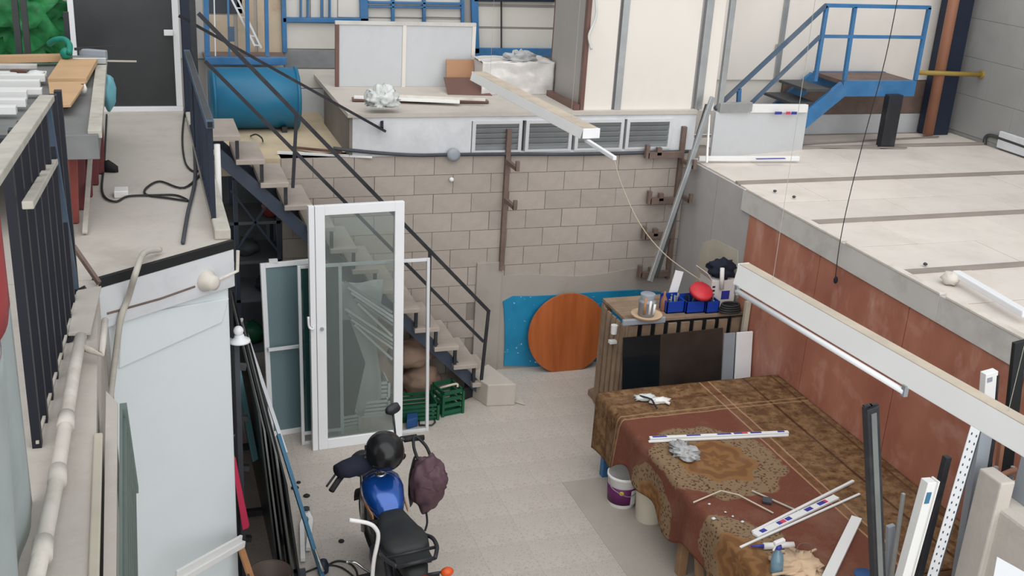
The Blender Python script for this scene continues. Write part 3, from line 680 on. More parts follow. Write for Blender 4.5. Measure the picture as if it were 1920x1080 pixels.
solo('paper_scrap', MB().blob(Z(68, 137, BT+.045), (.06, .05, .02), .4, 3, 2, 14, 8), 'white_sack', 'small crumpled white scrap on the workbench', 'scrap', smooth=True)
jt = thing('power_saw', 'teal green electric saw with silver base on the workbench', 'power tool', Z(140, 105, BT))
c = Z(122, 96, BT+.1)
part(jt, 'motor', MB().lathe([(.03, -.08), (.045, -.06), (.045, .02), (.03, .05)], Z(124, 100, BT+.09), (0, -1, .1), 16), 'teal_machine', smooth=True)
part(jt, 'handle', MB().tube(curve([Z(92, 82, BT+.13), Z(104, 75, BT+.17), Z(120, 74, BT+.18), Z(130, 84, BT+.15), Z(130, 100, BT+.1)], 5), .024, 10), 'teal_machine', smooth=True)
part(jt, 'base_plate', MB().bar(Z(135, 112, BT+.03), Z(200, 112, BT+.03), .12, .05), 'zinc', bevel=.006); part(jt, 'fence', MB().bar(Z(140, 92, BT+.1), Z(212, 88, BT+.1), .02, .02), 'black_steel')
part(jt, 'body', MB().bar(Z(150, 100, BT+.06), Z(200, 104, BT+.06), .05, .08), 'bucket_grey', bevel=.01); part(jt, 'arm', MB().bar(Z(185, 114, BT+.02), Z(256, 115, BT+.02), .012, .012), 'dusty_rail')
q = Z(130, 108, BT); part(jt, 'upright', MB().bar(q, q+V((0, .02, .36)), .04, .05, (0, 1, 0)), 'black_steel')
solo('teal_bag', MB().blob(V((-.215, 9.05, 3.27)), (.06, .10, .14), .2, 2, 5, 18, 12), 'teal_bag', 'light teal plastic bag hanging beside the workbench', 'bag', smooth=True)
solo('bolt_clamp', MB().lathe([(.02, 0), (.025, .03), (.015, .06)], Z(157, 174, BT-.01), (0, 0, 1), 10), 'white_plastic', 'small white knob clamped on the workbench edge', 'clamp', smooth=True)
# ================================================================ railing at the left
lr = thing('ledge_railing', 'black barred railing with pale dusty handrail beside the ledge', 'railing', V((-.42, 5.2, PL)))
ha, hb = X(192, 178, -.335), X(-40, 350, -.42)
ta, tb = X(88, 186, -.4), X(-60, 385, -.4)
part(lr, 'handrail', MB().bar(X(88, 184, -.4), X(-60, 390, -.4), .065, .03, (0, 0, 1)), 'dusty_rail', bevel=.004)
part(lr, 'lower_handrail', MB().bar(X(102, 300, -.4), X(52, 385, -.4), .04, .03), 'dusty_rail', bevel=.004)
part(lr, 'post', MB().bar(X(86, 190, -.4), V((-.38, 5.93, PL)), .035, .05, (0, 1, 0)), 'blue_steel_dusty', bevel=.004)
for i in range(9):
    yv = 4.22+i*.212; xv = -.462+(yv-4.22)*.048
    part(lr, 'bar', MB().bar(V((xv, yv, PL)), V((xv, yv, 3.93+.095*(5.5-yv))), .035, .055, (0, 1, 0)), 'bar_black')
part(lr, 'bottom_rail', MB().bar(Z(70, 830, PL+.03), Z(146, 548, PL+.03), .012, .012), 'dusty_rail')
for fx, fy in ((146, 548), (136, 580), (120, 640)): 
    f0 = Z(fx, fy, PL); part(lr, 'foot_bracket', MB().bar(f0, f0+V((.04, 0, .02)), .05, .02), 'black_steel')
part(lr, 'brace', MB().bar(Z(186, 531, PL+.02), X(138, 462, -.385), .02, .025), 'rust_steel')
tpq = thing('tarp_sheet', 'pale blue grey tarpaulin sheet with a red top hanging by the railing', 'tarpaulin', V((-.5, 3.0, PL)))
def tw(u, z0, z1, v): # u: far->near
    return V((-.455-.02*u+.014*math.sin(u*26+v*3)*min(1, u*8), 3.78-2.2*u, z0+(z1-z0)*v))
part(tpq, 'sheet', MB().sheet(lambda u, v: tw(u, 2.80, 3.58-.10*u, v), 40, 14, .006), 'tarp_white', smooth=True)
part(tpq, 'red_band', MB().sheet(lambda u, v: tw(u, 3.578-.10*u, 4.0, v), 40, 6, .006), 'tarp_red', smooth=True)
# ================================================================ shelf rack of dark sheets under the platform
rk = thing('sheet_rack', 'grey steel rack for glass and sheets under the platform edge', 'rack', V((.62, 8.2, 0)))
for yv in (6.98, 7.9, 9.0):
    part(rk, 'post', MB().bar((.53, yv, 0), (.53, yv, 2.0), .04, .04, (0, 1, 0)), 'dark_grey')
    part(rk, 'foot', MB().bar((.5, yv, .05), (.98, yv, .05), .05, .05), 'dark_grey')
for zz in (.35, .95, 1.35, 1.75):
    for yv in (7.1, 8.2): part(rk, 'rod', MB().bar((.5, yv, zz), (.60, yv, zz-.02), .04, .04), 'galv_dark')
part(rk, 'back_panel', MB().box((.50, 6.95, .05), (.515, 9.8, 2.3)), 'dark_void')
labs = ['dark smoked glass sheet', 'grey coated sheet', 'black acrylic sheet', 'thin grey panel', 'outer dark glass sheet']
for i in range(5):
    x0 = .70+i*.032; zt = (1.55, 1.42, 1.36, 1.28, 1.2)[i]; m = ('sheet_dark', 'sheet_edge', 'black_glass', 'sheet_edge', 'black_glass')[i]
    y0 = (6.75, 6.72, 6.70, 6.6, 6.35)[i]; y1 = (9.6, 9.4, 9.5, 9.0, 9.3)[i]
    solo('glass_sheet', MB().prism([V((x0+.06, y0, .075)), V((x0+.06, y1, .075)), V((x0-.06, y1, zt)), V((x0-.06, y0, zt))], (.012, 0, .002)), m, labs[i]+' leaning in the rack under the platform', 'sheet', 'sheets in the rack')
solo('teal_strip', MB().bar(V((.56, 7.35, 1.62)), V((.66, 7.25, .9)), .05, .015), 'teal_strip', 'teal metal strip propped in the sheet rack', 'strip')
solo('blue_tube', MB().bar(Z(522, 815, .72), Z(606, 1085, .02), .03, .03), 'blue_rod', 'long blue tube leaning beside the dark sheets', 'tube')
solo('white_rail_profile', MB().bar(Z(452, 598, 1.20), Z(536, 850, .62), .03, .02), 'alu', 'long silver profile leaning beside the blue tube', 'profile')
lw = thing('white_lever', 'white plastic folding tool lying on the floor beside the blue tube', 'tool', Z(570, 1000, 0))
for a, b in (((566, 985), (575, 960)), ((575, 960), (583, 975)), ((568, 1050), (566, 985)), ((583, 975), (578, 1030))): part(lw, 'arm', MB().bar(Z(*a, .03), Z(*b, .03), .035, .03), 'white_plastic')
part(lw, 'hinge', MB().lathe([(.03, 0), (.03, .05)], Z(574, 962, .01), (0, 0, 1), 10), 'black_steel')
# clutter of small dark bits along the sheets
for i, (px, py, r_, l) in enumerate(((553, 915, .035, 'black rubber cap'), (575, 930, .03, 'dark round knob'), (560, 905, .02, 'small dark clamp'), (640, 1015, .025, 'dark stain shaped rubber disc'))):
    solo('small_part', MB().lathe([(r_*.9, 0), (r_, .004), (r_*.8, .01)], Z(px, py, .003), (0, 0, 1), 10), 'rubber', l+' on the floor by the blue tube', 'scrap', smooth=True)
# desk lamp-like white insulator on the rack
wl_ = thing('white_bulb', 'white bulb with flared white shade beside the blue grey wall', 'lamp', Y(448, 640, 6.95))
part(wl_, 'shade', MB().lathe([(.075, 0), (.07, .012), (.035, .03), (.03, .05)], Y(449, 640, 6.95), (0, 0, 1), 18), 'white_gloss', smooth=True); part(wl_, 'bulb', MB().blob(Y(447, 620, 6.95), .034, 0), 'white_gloss', smooth=True)
part(wl_, 'arm', MB().bar(Y(449, 642, 6.95), V((.5, 6.97, Y(449, 642, 6.95).z-.01)), .03, .02), 'black_steel')
pt = thing('pink_scraper', 'pink plastic paddle hanging at the edge of the blue grey wall', 'tool', Y(450, 990, 6.75))
part(pt, 'blade', MB().prism([Y(px, py, 6.8) for px, py in ((433, 858), (442, 858), (450, 900), (468, 985), (466, 990), (455, 995))], (0, .012, 0)), 'pink_tool', bevel=.004)
part(pt, 'handle', MB().tube([Y(438, 862, 6.8), Y(434, 840, 6.8), Y(434, 822, 6.8)], .01, 8), 'wood_light'); part(pt, 'hook', MB().bar(Y(434, 824, 6.8), V((.49, 6.86, Y(434, 824, 6.8).z)), .008, .008), 'zinc')
q = MB(); q.bar(onw(452, 1018, .10), onw(330, 1088, .30), .07, .045).bar(onw(452, 1012, .12), onw(330, 1080, .32), .02, .07)
solo('white_profile_ledge', q, 'profile_white', 'white grooved window profile leaning across the foot of the blue grey wall', 'profile', bevel=.004)
solo('timber_lath', MB().bar(Y(446, 1010, 6.62), Y(476, 1100, 6.5), .045, .02), 'wood_light', 'short light timber lath by the brown bucket', 'timber')
bk = thing('brown_bucket', 'round brown plastic tub beside the blue grey wall', 'bucket', Z(500, 1180, 0))
bc = Y(498, 1075, 6.45); bc = Z(506, 1074, .43); bc.z = 0
part(bk, 'body', MB().lathe([(.11, 0), (.145, .42), (.15, .43), (.137, .43), (.10, .02)], bc, (0, 0, 1), 28), 'brown_bucket', smooth=True)
part(bk, 'rim', MB().tube([bc+V((.148*math.cos(t*math.pi/12), .148*math.sin(t*math.pi/12), .43)) for t in range(25)], .008, 6, False), 'brown_bucket', smooth=True)
# ================================================================ white glazed door standing upright
def framed(root, P, wd, dp, m, tilt):
    """P: 4 corners (bl, br, tr, tl); rectangular frame of width wd, depth dp towards +y"""
    bl, br, tr, tl = [V(p) for p in P]; ex = (br-bl).normalized(); ez = (tl-bl).normalized(); ny = ex.cross(ez); ny = -ny if ny.y < 0 else ny
    def rect(o, u0, u1, v0, v1, name):
        q = [bl+ex*u0+ez*v0, bl+ex*u1+ez*v0, bl+ex*u1+ez*v1, bl+ex*u0+ez*v1]; part(root, name, MB().prism(q, ny*dp), m, bevel=.003)
    W = (br-bl).length; Hh = (tl-bl).length
    rect(0, 0, wd, 0, Hh, 'stile'); rect(0, W-wd, W, 0, Hh, 'stile'); rect(0, wd, W-wd, Hh-wd, Hh, 'top_rail'); rect(0, wd, W-wd, 0, wd*1.1, 'bottom_rail')
    return bl, ex, ez, ny, W, Hh
dr = thing('glazed_door', 'white framed glass door standing upright behind the motorcycle', 'door', Z(672, 836, 0))
b0, b1 = Z(598, 844, 0), Z(757, 828, 0); b1.y = b0.y+.05
t0 = Y(577, 392, b0.y+.02); zt = t0.z
ex_ = (b1-b0).normalized()
P = (b0, b1, b1+V((-.01, .09, zt)), b0+V((-.01, .09, zt)))
bl, ex, ez, ny, W, Hh = framed(dr, P, .085, .05, 'white_gloss', 0)
part(dr, 'pane', MB().prism([bl+ex*.08+ez*.09+ny*.02, bl+ex*(W-.08)+ez*.09+ny*.02, bl+ex*(W-.08)+ez*(Hh-.08)+ny*.02, bl+ex*.08+ez*(Hh-.08)+ny*.02], ny*.008), 'clear_glass')
j0 = bl+ex*(-.055)
part(dr, 'side_jamb', MB().prism([j0, j0+ex*.05, j0+ex*.05+ez*Hh, j0+ez*Hh], ny*.06), 'white_gloss', bevel=.003)
hz = Y(577, 618, b0.y).z; hp = bl+ez*hz
part(dr, 'handle', MB().tube(curve([hp+ex*(-.03)-ny*.0, hp+ex*(-.05)-ny*.05, hp+ex*(-.08)-ny*.05+ez*.03, hp+ex*(-.085)-ny*.05+ez*.12], 4), .011, 8), 'white_gloss', smooth=True)
part(dr, 'lock', MB().lathe([(.016, 0), (.016, .02)], hp+ex*.045-ez*.02, -ny, 12), 'zinc')
part(dr, 'foot_stop', MB().bar(bl+ex*.3+ny*.05+V((0, .0, .01)), bl+ex*.3+ny*.05+V((0, .12, .01)), .03, .02), 'zinc')
# slim aluminium screen behind it
sf = thing('shower_screen', 'slim pale aluminium screen leaning behind the white glazed door', 'screen', Z(690, 822, 0))
a0, a1 = Z(566, 835, 0), Z(806, 812, 0); a1.y = a0.y+.02; tz = Y(805, 484, a0.y+.18).z
P = (a0, a1, a1+V((0, .16, tz)), a0+V((0, .16, tz)))
bl, ex, ez, ny, W, Hh = framed(sf, P, .03, .03, 'alu', 0)
part(sf, 'mullion', MB().prism([bl+ex*(W*.30), bl+ex*(W*.30+.03), bl+ex*(W*.30+.03)+ez*Hh, bl+ex*(W*.30)+ez*Hh], ny*.03), 'alu')
part(sf, 'pane', MB().prism([bl+ex*.02+ez*.13+ny*.01, bl+ex*(W*.30)+ez*.13+ny*.01, bl+ex*(W*.30)+ez*(Hh-.02)+ny*.01, bl+ex*.02+ez*(Hh-.02)+ny*.01], ny*.006), 'green_glass')
part(sf, 'cross_rail', MB().prism([bl+ex*.02+ez*.10, bl+ex*(W*.3)+ez*.10, bl+ex*(W*.3)+ez*.13, bl+ex*.02+ez*.13], ny*.025), 'alu')
# frosted shower door at the left
sd_ = thing('shower_door', 'frosted teal shower door with white frame leaning behind the glazed door', 'door', Z(530, 815, 0))
a0, a1 = Z(505, 820, 0), Z(600, 812, 0); a1.y = a0.y+.06; tz = Y(500, 492, a0.y+.25).z
P = (a0, a1+V((.05, 0, 0)), a1+V((.03, .22, tz)), a0+V((-.02, .22, tz)))
bl, ex, ez, ny, W, Hh = framed(sd_, P, .045, .035, 'white_gloss', 0)
part(sd_, 'pane', MB().prism([bl+ex*.04+ez*.04+ny*.012, bl+ex*(W-.04)+ez*.04+ny*.012, bl+ex*(W-.04)+ez*(Hh-.04)+ny*.012, bl+ex*.04+ez*(Hh-.04)+ny*.012], ny*.008), 'frosted')
hz = Hh*.52; part(sd_, 'towel_bar', MB().bar(bl+ex*.02+ez*hz-ny*.05, bl+ex*(W-.02)+ez*hz-ny*.05, .025, .025), 'white_gloss'); 
for uu in (.03, W-.04): part(sd_, 'bar_bracket', MB().bar(bl+ex*uu+ez*hz-ny*.05, bl+ex*uu+ez*hz+ny*.01, .02, .02), 'zinc')
part(sd_, 'roller', MB().box(tuple(bl+ex*.08+ez*Hh+V((0, 0, -.004))), tuple(bl+ex*.16+ez*(Hh+.03)+ny*.03)), 'white_gloss')
# ================================================================ clutter under the stair
sk = thing('storage_shelf', 'blue steel storage shelf in the dark recess under the stair', 'shelf', V((1.0, 10.6, 0)))
for xx_ in (.82, 1.22): 
    for yy_ in (10.3, 10.9): part(sk, 'post', MB().bar((xx_, yy_, 0), (xx_, yy_, 2.2), .04, .04, (0, 1, 0)), 'stringer_grey')
for zz in (.4, .95, 1.35, 1.75): part(sk, 'deck', MB().box((.74, 10.28, zz), (1.24, 10.92, zz+.03)), 'recess_grey')
part(sk, 'mesh_front', MB().bar((.78, 10.28, 2.1), (1.22, 10.28, 1.45), .02, .02).bar((.78, 10.28, 1.45), (1.22, 10.28, 2.1), .02, .02), 'stringer_grey')
for i, (x_, y_, z_, r_, m, l) in enumerate(((.92, 10.5, 1.38, (.13, .12, .09), 'dark_grey', 'dark grey bundle on the third shelf under the stair'), (1.1, 10.5, .985, (.10, .12, .09), 'navy_cloth', 'navy cloth bundle on the second shelf under the stair'), (1.16, 10.45, 1.78, (.08, .1, .10), 'red_leg', 'reddish bundle on the top shelf under the stair'), (.95, 10.5, .43, (.14, .12, .12), 'green_crate', 'green bundle on the lowest shelf under the stair'))):
    solo('bundle', MB().blob((x_, y_, z_+r_[2]*.8), r_, .3, 2.5, i, 16, 10, z_), m, l, 'bundle', smooth=True)
def sack(px, py, z0, r_, seed, label, m='sack', yv=None):
    c = Z(px, py, z0) if yv is None else Y(px, py, yv)
    solo('burlap_sack', MB().blob(c+V((0, 0, r_[2]*.8)), r_, .22, 2.2, seed, 26, 16, c.z), m, label, 'sack', smooth=True)
def sackp(x_, y_, z0, r_, seed, label, m='sack'):
    solo('burlap_sack', MB().blob((x_, y_, z0+r_[2]*.85), r_, .22, 2.2, seed, 26, 16, z0), m, label, 'sack', smooth=True)
sackp(2.46, 9.86, .33, (.22, .18, .14), 1, 'brown burlap sack slumped over the green crates under the stair')
sackp(2.58, 9.86, 0, (.2, .18, .18), 2, 'lower brown burlap sack beside the green crate')
sackp(2.12, 9.92, 0, (.19, .18, .26), 3, 'tall brown burlap sack leaning at the stringer')
sackp(2.08, 9.90, .47, (.2, .18, .18), 6, 'topmost brown burlap sack under the stair treads')
def crate(px, py, sx_, sy_, h, m, label, rot=0, ribs=4, name='crate', cat='crate', z0=0):
    c = Z(px, py, z0); r = thing(name, label, cat, c)
    def bb(x0, y0, z0_, x1, y1, z1):
        q = MB().box((x0, y0, z0_), (x1, y1, z1)); cs, sn = math.cos(rot), math.sin(rot)
        q.v = [V((c.x+p.x*cs-p.y*sn, c.y+p.x*sn+p.y*cs, c.z+p.z)) for p in q.v]; return q
    hx, hy = sx_/2, sy_/2
    part(r, 'base', bb(-hx, -hy, 0, hx, hy, .015), m)
    for i in range(ribs):
        z_ = .02+(h-.03)*i/(ribs-1) if ribs > 1 else 0
        q = bb(-hx, -hy, z_, hx, -hy+.015, z_+h/ribs*.62)
        for b_ in (bb(-hx, hy-.015, z_, hx, hy, z_+h/ribs*.62), bb(-hx, -hy, z_, -hx+.015, hy, z_+h/ribs*.62), bb(hx-.015, -hy, z_, hx, hy, z_+h/ribs*.62)): q.add(b_.v, b_.f)
        part(r, 'slat_band', q, m)
    for sx2 in (-1, 1):
        for sy2 in (-1, 1): part(r, 'corner_post', bb(sx2*hx-.012, sy2*hy-.012, 0, sx2*hx+.012, sy2*hy+.012, h), m)
    return r
crate(838, 768, .22, .25, .24, 'green_crate', 'small green plastic crate at the foot of the staircase', .2)
crate(775, 778, .42, .3, .16, 'green_crate', 'wide green plastic crate behind the slim aluminium screen', .0)
crate(690, 770, .36, .26, .15, 'white_sack', 'white plastic crate behind the glazed door', .0)
crate(690, 738, .36, .26, .16, 'white_sack', 'upper white plastic crate stacked behind the glazed door', .0, z0=.15)
crate(650, 800, .2, .16, .14, 'white_sack', 'small white plastic basket behind the glazed door', .1)
solo('white_rope', MB().tube(curve([Z(812, 780, .02), Z(815, 745, .12), Z(822, 730, .22), Z(838, 724, .27), Z(856, 720, .28), Z(858, 726, .25)], 6), .012, 8), 'rope', 'white rope draped over the small green crate', 'rope', smooth=True)
solo('yellow_bottle', MB().lathe([(.03, 0), (.035, .02), (.035, .09), (.015, .11), (.015, .13)], Z(864, 752, 0), (0, 0, 1), 12), 'yellow_print', 'small yellow bottle beside the small green crate', 'bottle', smooth=True)
solo('dark_box', MB().prism([Z(px, py, 0) for px, py in ((868, 752), (888, 744), (892, 724), (872, 728))], (0, 0, .13)), 'dark_void', 'dark box under the lowest stair tread', 'box', bevel=.01)
solo('blue_box', MB().prism([Z(px, py, 0) for px, py in ((762, 806), (783, 800), (782, 782), (762, 786))], (0, 0, .10)), 'blue_bin_dark', 'small blue box on the floor inside the slim aluminium screen', 'box', bevel=.008)
q = [Z(px, py, .015) for px, py in ((786, 797), (810, 797), (816, 792), (814, 782), (790, 781), (786, 788), (786, 797))]
solo('wire_stand', MB().tube(q, .008, 6), 'black_steel', 'black bent wire stand on the floor beside the blue box', 'stand', smooth=True)
for i in range(9):  # added diagonal bars that imitate silvery reflections on the door glass
    a = Y(646+6*(i % 5), 528+10*i, 9.40-.015*(i % 3)); b = Y(735+5*(i % 4), 585+11*i, 9.40-.015*(i % 3))
    solo('reflection_bar', MB().bar(a, b, .03, .02), 'alu' if i % 3 else 'zinc', ('shiny' if i % 3 else 'dull')+' metal bar added behind the glazed door to imitate reflections on its glass', 'bar', 'added bars imitating door glass reflections')
solo('grey_plastic_sheet', MB().sheet(lambda u, v: V((1.55+u*.5+.03*math.sin(v*8), 9.44+.03*math.sin(u*9), .02+v*1.4)), 16, 12, .01), 'thin_plastic', 'crumpled clear plastic sheet hanging behind the glazed door', 'plastic sheet', smooth=True)
solo('dark_board', MB().prism([V((1.52, 9.3, 0)), V((1.76, 9.3, 0)), V((1.90, 9.36, .62)), V((1.76, 9.4, 1.05)), V((1.54, 9.4, 1.05))], (0, .02, 0)), 'green_dark', 'dark green board leaning behind the glazed door', 'board')
# ================================================================ round table top against the blue patch
dc = Y(1067, 620, 10.1); dcn = V((0, -1, .12)).normalized()
rdisc = .445
c0 = V((Y(1066, 620, 10.1).x, 10.10, rdisc*math.cos(.12)+.0))
up = V((0, .12, 1)).normalized(); rt_ = V((1, 0, 0))
poly = []
for i in range(48):
    t = 2*math.pi*i/48; zz = math.sin(t)
    p = c0+rt_*(.46*math.cos(t))+up*(.455*max(zz, -.93)); poly.append(p)
mn = min(p.z for p in poly); poly = [p-V((0, 0, mn)) for p in poly]
solo('round_tabletop', MB().prism(poly, V((0, .025, -.003))), 'disc_wood', 'round orange brown wooden tabletop leaning on the blue painted patch', 'tabletop', bevel=.004)
# ================================================================ wall bracket racks
def bracket(name, label, x_, z0, z1, armz, y_=D, cam_arms=(), left_arms=()):
    r = thing(name, label, 'bracket', V((x_, y_, z0)))
    part(r, 'post', MB().box((x_-.025, y_-.05, z0), (x_+.025, y_-.0, z1)), 'rust_steel', bevel=.004)
    for zz in cam_arms:
        part(r, 'arm', MB().box((x_-.018, y_-.34, zz-.02), (x_+.018, y_-.04, zz+.02)), 'rust_steel'); part(r, 'arm_tip', MB().box((x_-.018, y_-.36, zz-.02), (x_+.018, y_-.325, zz+.08)), 'rust_steel')
    for zz, ln in left_arms:
        part(r, 'arm', MB().box((x_-ln, y_-.1, zz-.03), (x_-.02, y_-.05, zz+.03)), 'rust_steel'); part(r, 'arm_tip', MB().box((x_-ln-.03, y_-.1, zz-.03), (x_-ln+.01, y_-.05, zz+.11)), 'rust_steel'); part(r, 'arm_lug', MB().box((x_-ln+.10, y_-.1, zz), (x_-ln+.15, y_-.05, zz+.08)), 'rust_steel')
    return r
bracket('wall_bracket', 'brown steel wall bracket post with two arms on the block wall', 3.505, 1.16, 2.66, (), cam_arms=(2.33, 1.93))
z_ = [Y(1240, py, D).z for py in (287, 372, 437, 508)]
bracket('corner_bracket', 'brown steel corner bracket with four long arms holding profiles', 5.46, .95, 2.66, (), cam_arms=(2.30, 1.93), left_arms=((z_[0], .42), (z_[1], .34), (z_[2], .36), (z_[3], .36)))
# ================================================================ long galvanised channels leaning in the corner
solo('galvanised_channel', MB().bar(Y(1336, 182, 10.16), Y(1218, 528, 9.55), .05, .035, (0, 1, 0)), 'zinc', 'long galvanised channel leaning from the upper wall to the pallet bench', 'channel', bevel=.003)
solo('galvanised_channel', MB().bar(Y(1326, 196, 10.19), Y(1230, 520, 9.62), .04, .03, (0, 1, 0)), 'galv_dark', 'darker galvanised channel leaning just behind the long shiny one', 'channel', bevel=.003)
solo('thin_white_strip', MB().bar(Y(1330, 215, 10.2), Y(1325, 305, 9.95), .02, .015, (0, 1, 0)), 'profile_white', 'short white strip standing at the corner of the roof', 'strip')
# ================================================================ pallet bench in the corner
pb = thing('pallet_bench', 'rough bench made from wooden pallets in the corner', 'bench', V((4.95, 9.1, 0)))
bx0, bx1, by0, by1, bz1 = 4.27, 5.52, 8.69, 9.3, 1.15
for i in range(5): part(pb, 'top_board', MB().box((bx0, by0+.122*i, bz1-.03), (bx1, by0+.122*i+.115, bz1)), 'pallet', bevel=.003)
part(pb, 'back_board', MB().box((bx0+.03, by0+.12, .03), (bx1-.03, by0+.14, bz1-.04)), 'dark_grey')
for i in range(9):
    x0 = bx0+.02+i*.138; part(pb, 'slat', MB().box((x0, by0-.02, .05), (x0+.09, by0, bz1-.05)), 'pallet', bevel=.003)
for x0 in (bx0, bx1-.08): 
    for y0 in (by0, by1-.08): part(pb, 'leg', MB().box((x0, y0, 0), (x0+.08, y0+.08, bz1-.05)), 'pallet')
part(pb, 'cross_board', MB().box((bx0, by0-.02, .75), (bx1, by0-.035, .85)), 'pallet'); 
for i in range(5): part(pb, 'end_slat', MB().box((bx0-.02, by0+.02+i*.11, .02), (bx0, by0+.09+i*.11, bz1-.06)), 'pallet')
def bt(px, py, dz=0): return Z(px, py, bz1+dz)
gp = thing('black_glass_panel', 'large black glass panel leaning against the pallet bench', 'glass panel', V((4.9, 8.7, 0)))
yq = 8.45
a = Y(1175, 640, yq); b = Y(1245, 640, yq); c = Y(1362, 632, yq); 
part(gp, 'black_half', MB().prism([V((a.x, yq-.1, 0)), V((b.x, yq-.1, 0)), V((b.x, yq+.08, a.z)), V((a.x, yq+.08, a.z))], (0, .01, 0)), 'black_glass')
part(gp, 'brown_half', MB().prism([V((b.x, yq-.1, 0)), V((c.x, yq-.1, 0)), V((c.x, yq+.08, a.z+.02)), V((b.x, yq+.08, a.z))], (0, .01, 0)), 'mirror_brown')
d_ = Y(1386, 630, yq-.02); e_ = Y(1414, 625, yq-.02)
solo('grey_strip_board', MB().prism([V((c.x+.005, yq-.1, 0)), V((d_.x, yq-.1, 0)), V((d_.x, yq+.05, d_.z)), V((c.x+.005, yq+.05, d_.z))], (0, .02, 0)), 'bucket_grey', 'narrow grey board leaning beside the black glass panel', 'board')
solo('white_strip_board', MB().prism([V((d_.x, yq-.14, 0)), V((WX-.03, yq-.14, 0)), V((WX-.03, yq+.02, e_.z)), V((d_.x, yq+.02, e_.z))], (0, .02, 0)), 'white_gloss', 'narrow white board leaning against the brown wall', 'board', bevel=.003)
# items on the bench
rt2 = thing('paint_tray', 'round tan tray on the pallet bench', 'tray', bt(1212, 585))
part(rt2, 'tray_disc', MB().lathe([(.14, .0), (.15, .02), (.15, .025), (.13, .02)], bt(1212, 592, .065), (0, 0, 1), 24), 'paper_tan', smooth=True); part(rt2, 'stand', MB().lathe([(.09, 0), (.09, .066)], bt(1212, 592), (0, 0, 1), 16), 'dark_grey')
jr = thing('grey_can', 'grey tin can holding brushes on the round tan tray', 'can', bt(1211, 583, .085))
part(jr, 'can_body', MB().lathe([(.078, 0), (.078, .13), (.085, .14), (.066, .15), (.06, .16), (.072, .21), (.066, .215)], bt(1211, 590, .088), (0, 0, 1), 18), 'bucket_grey', smooth=True)
for px, m, hh in ((1207, 'wood_light', .16), (1217, 'white_plastic', .13), (1225, 'white_plastic', .10)): 
    q = bt(px, 590, .25); part(jr, 'brush_handle', MB().tube([q, q+V((.005, 0, hh))], .012, 8), m, smooth=True)
solo('grey_tray_lid', MB().box(tuple(bt(1168, 612)), tuple(bt(1246, 592, .06))), 'bucket_grey', 'flat grey plastic lid at the left end of the pallet bench', 'lid', bevel=.01)
solo('amber_bottle', MB().lathe([(.03, 0), (.032, .01), (.032, .12), (.012, .16), (.012, .2)], bt(1243, 582), (0, 0, 1), 12), 'orange_pipe', 'amber bottle between the grey can and the blue bins', 'bottle', smooth=True)
solo('white_stick_board', MB().bar(Y(1255, 572, by0+.3), Y(1274, 508, by0+.34), .09, .012, (0, 1, 0)), 'white_gloss', 'white flat board standing up behind the blue bins', 'board')
for i, (px0, px1, l) in enumerate(((1249, 1282, 'blue plastic bin of silver tools beside the amber bottle'), (1285, 1320, 'blue plastic bin of black tools under the red lid'), (1323, 1347, 'narrow blue plastic bin beside the cable coil'))):
    a, b = bt(px0, 588), bt(px1, 586); r = thing('tool_bin', l, 'bin', (a+b)/2)
    q = MB(); h_ = .12; d2 = .16
    a.y = b.y = min(a.y, b.y)
    part(r, 'bin_body', q.box((a.x, a.y, bz1), (b.x, a.y+.008, bz1+h_)).box((a.x, a.y+d2, bz1), (b.x, a.y+d2+.008, bz1+h_+.03)).box((a.x, a.y, bz1), (a.x+.008, a.y+d2, bz1+h_)).box((b.x-.008, a.y, bz1), (b.x, a.y+d2, bz1+h_)).box((a.x, a.y, bz1), (b.x, a.y+d2, bz1+.01)), 'blue_bin')
    for j in range(7):
        xx_ = random.uniform(a.x+.03, b.x-.03); yy_ = a.y+random.uniform(.03, d2-.03)
        o = thing('hand_tool', 'small hand tool inside the '+l, 'tool', V((xx_, yy_, bz1+.012)), 'hand tools in the blue bins')
        part(o, 'shaft', MB().tube([V((xx_, yy_, bz1+.012)), V((xx_+random.uniform(-.03, .03), yy_+random.uniform(-.02, .03), bz1+random.uniform(.12, .17)))], .008, 6), 'zinc' if i == 0 else random.choice(['black_steel', 'zinc']))
q = MB().lathe([(.02, .03), (.09, .028), (.115, 0), (.12, 0), (.11, .035), (.02, .04)], Y(1314, 548, by0+.12), V((.0, -.5, 1)), 20)
solo('red_dish', q, 'red_plastic', 'red plastic dish lying on the blue bins', 'dish', smooth=True)
cb = thing('carton_box', 'open white carton box with blue label on the pallet bench', 'box', bt(1372, 575))
b = V((5.5, 0, 0)); zb = bz1; KY = 8.86
part(cb, 'carton', MB().box((b.x-.27, KY, zb), (b.x, KY+.25, zb+.28)), 'carton_white', bevel=.003)
part(cb, 'flap', MB().prism([V((b.x-.27, KY, zb+.28)), V((b.x-.27, KY+.25, zb+.28)), V((b.x-.33, KY+.25, zb+.36)), V((b.x-.33, KY, zb+.36))], (0.004, 0, .004)), 'carton_white'); part(cb, 'label_print', MB().box((b.x-.15, KY-.002, zb+.08), (b.x-.06, KY+.001, zb+.17)), 'print_blue')
for i in range(5): part(cb, 'flap_print', MB().box((b.x-.26, KY-.003, zb+.05+i*.04), (b.x-.23, KY+.0005, zb+.068+i*.04)), 'print_black')
solo('navy_rag', MB().blob(V((b.x-.12, KY+.12, zb+.36)), (.14, .12, .10), .5, 2.6, 9, 22, 14, zb+.275), 'navy_cloth', 'crumpled dark navy rag on top of the carton box', 'rag', smooth=True)
solo('white_tube', MB().tube([V((b.x-.17, KY-.025, zb+.20)), V((b.x-.19, KY-.02, zb+.42))], .022, 10), 'white_plastic', 'white sealant tube standing in the carton box', 'tube', smooth=True)
cc = bt(1368, 585, .02)
q = MB()
